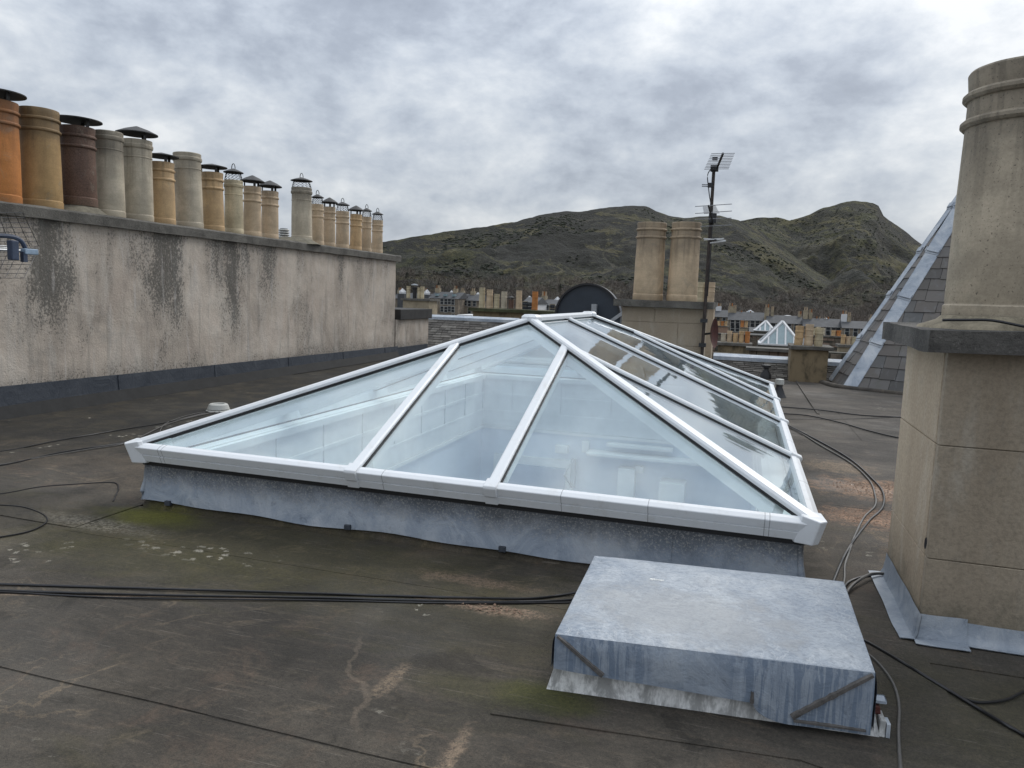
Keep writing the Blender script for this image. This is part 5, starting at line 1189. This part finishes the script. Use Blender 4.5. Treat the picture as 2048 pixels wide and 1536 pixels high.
# nearer back-court walls, stacks and the hipped glass cupola
def cupola(pxc, y_top, y_bot, half, D, label, bars):
    c = at(pxc, y_bot, 1, D); tp_ = at(pxc, y_top, 1, D); hw = half * D / FPX; t = empty('roof_cupola', (c.x, D, c.z), label, 'cupola')
    dpt = hw * 1.3; z0 = c.z; z1 = tp_.z; yc = D + dpt
    A = [Vector((c.x - hw, D, z0)), Vector((c.x + hw, D, z0)), Vector((c.x + hw, D + 2 * dpt, z0)), Vector((c.x - hw, D + 2 * dpt, z0))]; T = [Vector((c.x + hw * .05, yc - dpt * .1, z1)), Vector((c.x + hw * .05, yc + dpt * .4, z1))]
    MB().add(A + T, [(0, 1, 4), (1, 2, 5, 4), (2, 3, 5), (3, 0, 4, 5)]).build('glazing', teal_glass, t)
    for P_, Q_ in ((A[0], T[0]), (A[1], T[0]), (A[2], T[1]), (A[3], T[1]), (T[0], T[1]), (A[0], A[1]), (A[1], A[2]), (A[3], A[0])): MB().bar(P_, Q_, (0, 0, 1) if abs((Q_ - P_).normalized().z) < .9 else (0, 1, 0), [(-.07 * D / 45, -.03), (.07 * D / 45, -.03), (.07 * D / 45, .1), (-.07 * D / 45, .1)]).build('glazing_bar', far_white, t)
    for k in range(1, bars):
        f_ = k / bars; p = A[0].lerp(A[1], f_); g_ = (f_ / .525 if f_ < .525 else (1 - f_) / .475); q = A[0].lerp(T[0], g_) if f_ < .525 else A[1].lerp(T[0], g_)
        MB().bar(p, q, (0, -1, .3), [(-.045 * D / 45, -.0), (.045 * D / 45, -.0), (.045 * D / 45, .08), (-.045 * D / 45, .08)]).build('glazing_bar', far_white, t)
    MB().box(c.x - hw - .15, c.x + hw + .15, D - .15, D + 2 * dpt + .15, -14, z0 - .02).build('base', stone_dk, t)
cupola(1562, 645, 691, 38, 62, 'large hipped glass cupola with white bars left of the three pots on the ochre stack', 5)
cupola(1530, 642, 662, 18, 130, 'smaller pale green glass cupola behind the large hipped one', 4)
def stone_wall(x0, x1, yt_, D, zb_, label, cope=True, dep=.6):
    a = at(x0, yt_, 1, D); b = at(x1, yt_, 1, D); t = empty('stone_wall', ((a.x + b.x) / 2, D, zb_), label, 'wall'); z = (a.z + b.z) / 2
    MB().box(a.x, b.x, D, D + dep, zb_, z - .1).build('wall_core', stone_dk, t)
    sm = [MB(), MB(), MB()]; zz_ = max(zb_, z - 2.6); rnd = random.Random(int(x0))
    while zz_ < z - .15:
        h = rnd.uniform(.12, .22); x = a.x
        while x < b.x:
            w_ = rnd.uniform(.2, .6); e = rnd.uniform(.02, .08); sm[rnd.choice((0, 0, 1, 2))].box(x, min(x + w_ - .03, b.x), D - e, D + .01, zz_, zz_ + h - .025); x += w_
        zz_ += h
    for s_, m_ in zip(sm, (stone_m, stone_dk, simple('pink_sandstone', (.20, .145, .11), .95, .3, 3))):
        if s_.v: o_ = s_.build('stone_course', m_, t); o_['kind'] = 'stuff'
    if cope: MB().box(a.x - .1, b.x + .1, D - .15, D + dep + .15, z - .1, z).build('cope', cap_m, t)
stone_wall(1425, 1500, 702, 24, -4, 'dark rubble stone gable wall just behind the lead ridge on the right', False)
stone_wall(1498, 1590, 697, 27, -4, 'rubble stone wall with a pale cope below the hipped glass cupola')
stone_wall(1640, 1740, 700, 26, -4, 'rubble stone wall between the ochre stack and the turret', False)
stone_wall(1620, 1700, 672, 60, -9, 'far rubble stone wall behind the three pots', True)
stone_wall(1425, 1530, 668, 70, -9, 'far dark stone wall behind the back court chimneys', True)
def group_pots(x0, x1, yb_, hs, D, kinds, label, zt_):
    n = len(hs)
    for k in range(n):
        x = x0 + (x1 - x0) * (k + .5) / n; c = at(x, yb_, 1, D + .5); simple_pot((c.x, D + .5, zt_), .5 * (x1 - x0) / n * .8 * D / FPX, hs[k] * D / FPX, PM[kinds[k]], label[k], 'pots on the back court stacks')
zt_ = stack_px(1437, 1500, 686, 34, -5, 'mossy dark back court stack with five pots right of the centre stack', 1, moss_stack)
group_pots(1440, 1500, 686, (16, 22, 18, 22, 22), 34, ('pale', 'buff', 'tan', 'tan', 'orange'), ('pale square pot at the left of the back court stack', 'buff pot second on the back court stack', 'short tan pot in the middle of the back court stack', 'tan pot fourth on the back court stack', 'brick red pot at the right of the back court stack'), zt_)
zt_ = stack_px(1434, 1456, 652, 110, -9, 'pale back court stack with bright clay pots beside the centre stack', 1.5, simple('pinkish_stack', (.26, .17, .12), .95))
group_pots(1434, 1455, 652, (9, 9, 9), 110, ('tan', 'orange', 'tan'), ('left clay pot of three beside the centre stack', 'middle clay pot of three beside the centre stack', 'right clay pot of three beside the centre stack'), zt_)
zt_ = stack_px(1480, 1496, 655, 120, -9, 'narrow back court stack in front of the long slate roof', 1.5)
group_pots(1480, 1496, 655, (13, 13), 120, ('orange', 'tan'), ('orange pot on the narrow back court stack', 'tan pot on the narrow back court stack'), zt_)
zt_ = stack_px(1636, 1660, 672, 66, -9, 'low stack of pots just right of the three pots', 1.5)
group_pots(1622, 1650, 672, (14, 16, 14), 66, ('yellow', 'yellow', 'pale'), ('yellowish pot behind the right pot of the three', 'second yellowish pot behind the three pots', 'pale pot behind the three pots'), zt_)
zt_ = stack_px(1661, 1682, 674, 90, -9, 'far stack with two orange pots right of the ochre stack', 1.5)
group_pots(1661, 1682, 674, (12, 12), 90, ('tan', 'orange'), ('tan pot left of two on the far stack right of the ochre stack', 'orange pot right of two on the far stack near the turret'), zt_)
zt_ = stack_px(1680, 1712, 690, 40, -6, 'ruinous ochre stack with squat pots beside the turret', 1.0, far_stack)
group_pots(1680, 1712, 690, (18, 15, 15), 40, ('tan', 'buff', 'yellow'), ('tall tan pot at the left of the ochre stack beside the turret', 'squat buff pot in the middle of the stack beside the turret', 'squat cream pot at the right of the stack beside the turret'), zt_)
# lower roofs in the middle distance
for (x0, x1, yr, ye, D, lb) in ((1500, 1540, 655, 664, 180, 'low grey roof between the orange pot stack and the small cupola'), (1590, 1680, 678, 692, 110, 'low dark roof behind the pots of the ochre stack'), (1500, 1560, 668, 680, 90, 'low pale roof left of the large cupola')):
    tenement(x0, x1, yr, ye, D, lb, (), ())

# ------------------------------------------------------------------ trees and scrub
rnd = random.Random(11)
def scrub(name, tv, m2, nA, n, material, label, smin, smax, jmax, elong, amin=0, jmin=.02, zf=None):
    vs_ = []; fs = []
    ico = [(0, 0, 1), (.894, 0, .447), (.276, .851, .447), (-.724, .526, .447), (-.724, -.526, .447), (.276, -.851, .447)]
    made = 0; tries = 0
    while made < n and tries < n * 12:
        tries += 1
        i = rnd.randrange(int(nA * amin), nA - 1); j = int(m2 * (jmin + rnd.random() * (jmax - jmin)))
        x, y, z = tv[i * m2 + j]; x2, y2, z2 = tv[(i + 1) * m2 + min(j + 1, m2 - 1)]; f_ = rnd.random(); x += (x2 - x) * f_; y += (y2 - y) * f_; z += (z2 - z) * f_
        if zf and not zf(x, y, z): continue
        made += 1
        s_ = rnd.uniform(smin, smax); k = len(vs_); h = elong * rnd.uniform(.7, 1.2)
        for (a, b, c) in ico: r_ = s_ * rnd.uniform(.6, 1.2); vs_.append((x + a * r_, y + b * r_, z - s_ * .2 + c * r_ * h))
        for (a, b, c) in ico[1:]: vs_.append((x + a * s_ * .8, y + b * s_ * .8, z - s_ * .6))
        for q in range(5):
            q2 = (q + 1) % 5; fs += [(k, k + 1 + q, k + 1 + q2), (k + 1 + q, k + 6 + q, k + 6 + q2), (k + 1 + q, k + 6 + q2, k + 1 + q2)]
    me = bpy.data.meshes.new(name); me.from_pydata(vs_, [], fs); me.materials.append(material); o_ = bpy.data.objects.new(name, me); COL.objects.link(o_); tag(o_, label, 'scrub', kind='stuff')
gorse = simple('gorse', (.022, .026, .014), .95, .5, .08); brownscrub = simple('bare_scrub', (.040, .033, .026), .95, .45, .1)
def dens(q, lo): return lambda x, y, z: mnoise.fractal(Vector((x, y, 0)) / q, .8, 2.1, 4) > lo
scrub('gorse_bushes', tv1, tm1, ta1, 11000, gorse, 'dark gorse bushes scattered over the front hill', 1.0, 2.6, .78, .7, zf=dens(150, .16))
scrub('gorse_bushes', tv2, tm2, ta2, 5000, gorse, 'dark gorse patches on the slopes of the far peak', 1.2, 2.6, .8, .6, amin=.4, zf=dens(260, .18))
# bare winter woods at the foot of the hill: upright twiggy clumps
def wood(name, tv, m2, nA, n, j0, j1, amin, material, label, hmin, hmax):
    vs_ = []; fs = []
    for _ in range(n):
        i = rnd.randrange(int(nA * amin), nA - 1); j = int(m2 * rnd.uniform(j0, j1)); x, y, z = tv[i * m2 + j]
        x += rnd.uniform(-5, 5); y += rnd.uniform(-5, 5); h = rnd.uniform(hmin, hmax); cr = h * rnd.uniform(.28, .42)
        for q in range(36):
            a = rnd.uniform(0, 6.28); e = rnd.uniform(-.1, 1.3); rr = cr * rnd.uniform(.1, 1); L = rnd.uniform(.16, .34) * h
            if q == 0: p = Vector((x, y, z)); d_ = Vector((0, 0, 1)); L = h * .7; w_ = .12
            else: p = Vector((x + cos(a) * rr * .5, y + sin(a) * rr * .5, z + h * rnd.uniform(.3, .8))); d_ = Vector((cos(a) * cos(e), sin(a) * cos(e), sin(e))); w_ = .075
            s_ = Vector((d_.y, -d_.x, .2)); s_ = s_.normalized() * w_; k = len(vs_)
            vs_ += [tuple(p - s_), tuple(p + s_), tuple(p + d_ * L)]; fs.append((k, k + 1, k + 2))
    me = bpy.data.meshes.new(name); me.from_pydata(vs_, [], fs); me.materials.append(material); o_ = bpy.data.objects.new(name, me); COL.objects.link(o_); tag(o_, label, 'woodland', kind='stuff')
wood('bare_woodland', tv1, tm1, ta1, 7000, .0, .20, .35, simple('winter_twigs', (.105, .086, .070), .95, .4, .1), 'bare brown winter woodland at the foot of the hill', 5, 9)
wood('bare_woodland', tv2, tm2, ta2, 3000, .0, .12, .55, MATS['winter_twigs'], 'bare winter woodland below the far peak', 8, 13)
def evergreen(px_, pyb, pyt, D, lb, wd=.32):
    b = at(px_, pyb, 1, D); tp_ = at(px_, pyt, 1, D); h = tp_.z - b.z; t = empty('evergreen_tree', b, lb, 'tree')
    MB().tube([b - Vector((0, 0, 14)), b, b + Vector((0, 0, h * .9))], h * .03, 6).build('trunk', simple('bark', (.05, .04, .03), .9), t)
    mb = MB()
    for _ in range(900):
        f_ = rnd.random() ** .8; a = rnd.uniform(0, 6.28); rr = h * wd * (1 - f_) * rnd.uniform(.5, 1.1) * (.8 + .4 * mnoise.noise(Vector((a * 2, f_ * 6, px_)))); p = b + Vector((cos(a) * rr, sin(a) * rr, h * (.02 + f_ * .98))); s_ = h * .05
        d1 = Vector((rnd.uniform(-1, 1), rnd.uniform(-1, 1), rnd.uniform(-.4, .4))) * s_; d2 = Vector((rnd.uniform(-1, 1), rnd.uniform(-1, 1), rnd.uniform(-1, .2))) * s_; mb.add([p, p + d1, p + d2], [(0, 1, 2)])
    mb.build('crown', simple('conifer_foliage', (.016, .024, .014), .9, .4, .3), t)
evergreen(1120, 586, 567, 330, 'dark conifer at the foot of the hill left of the arched housing')
evergreen(877, 582, 563, 340, 'dark bushy conifer above the dark tenement roof', .5)
evergreen(814, 560, 543, 345, 'dark conifer on the hill just right of the long wall end', .5)
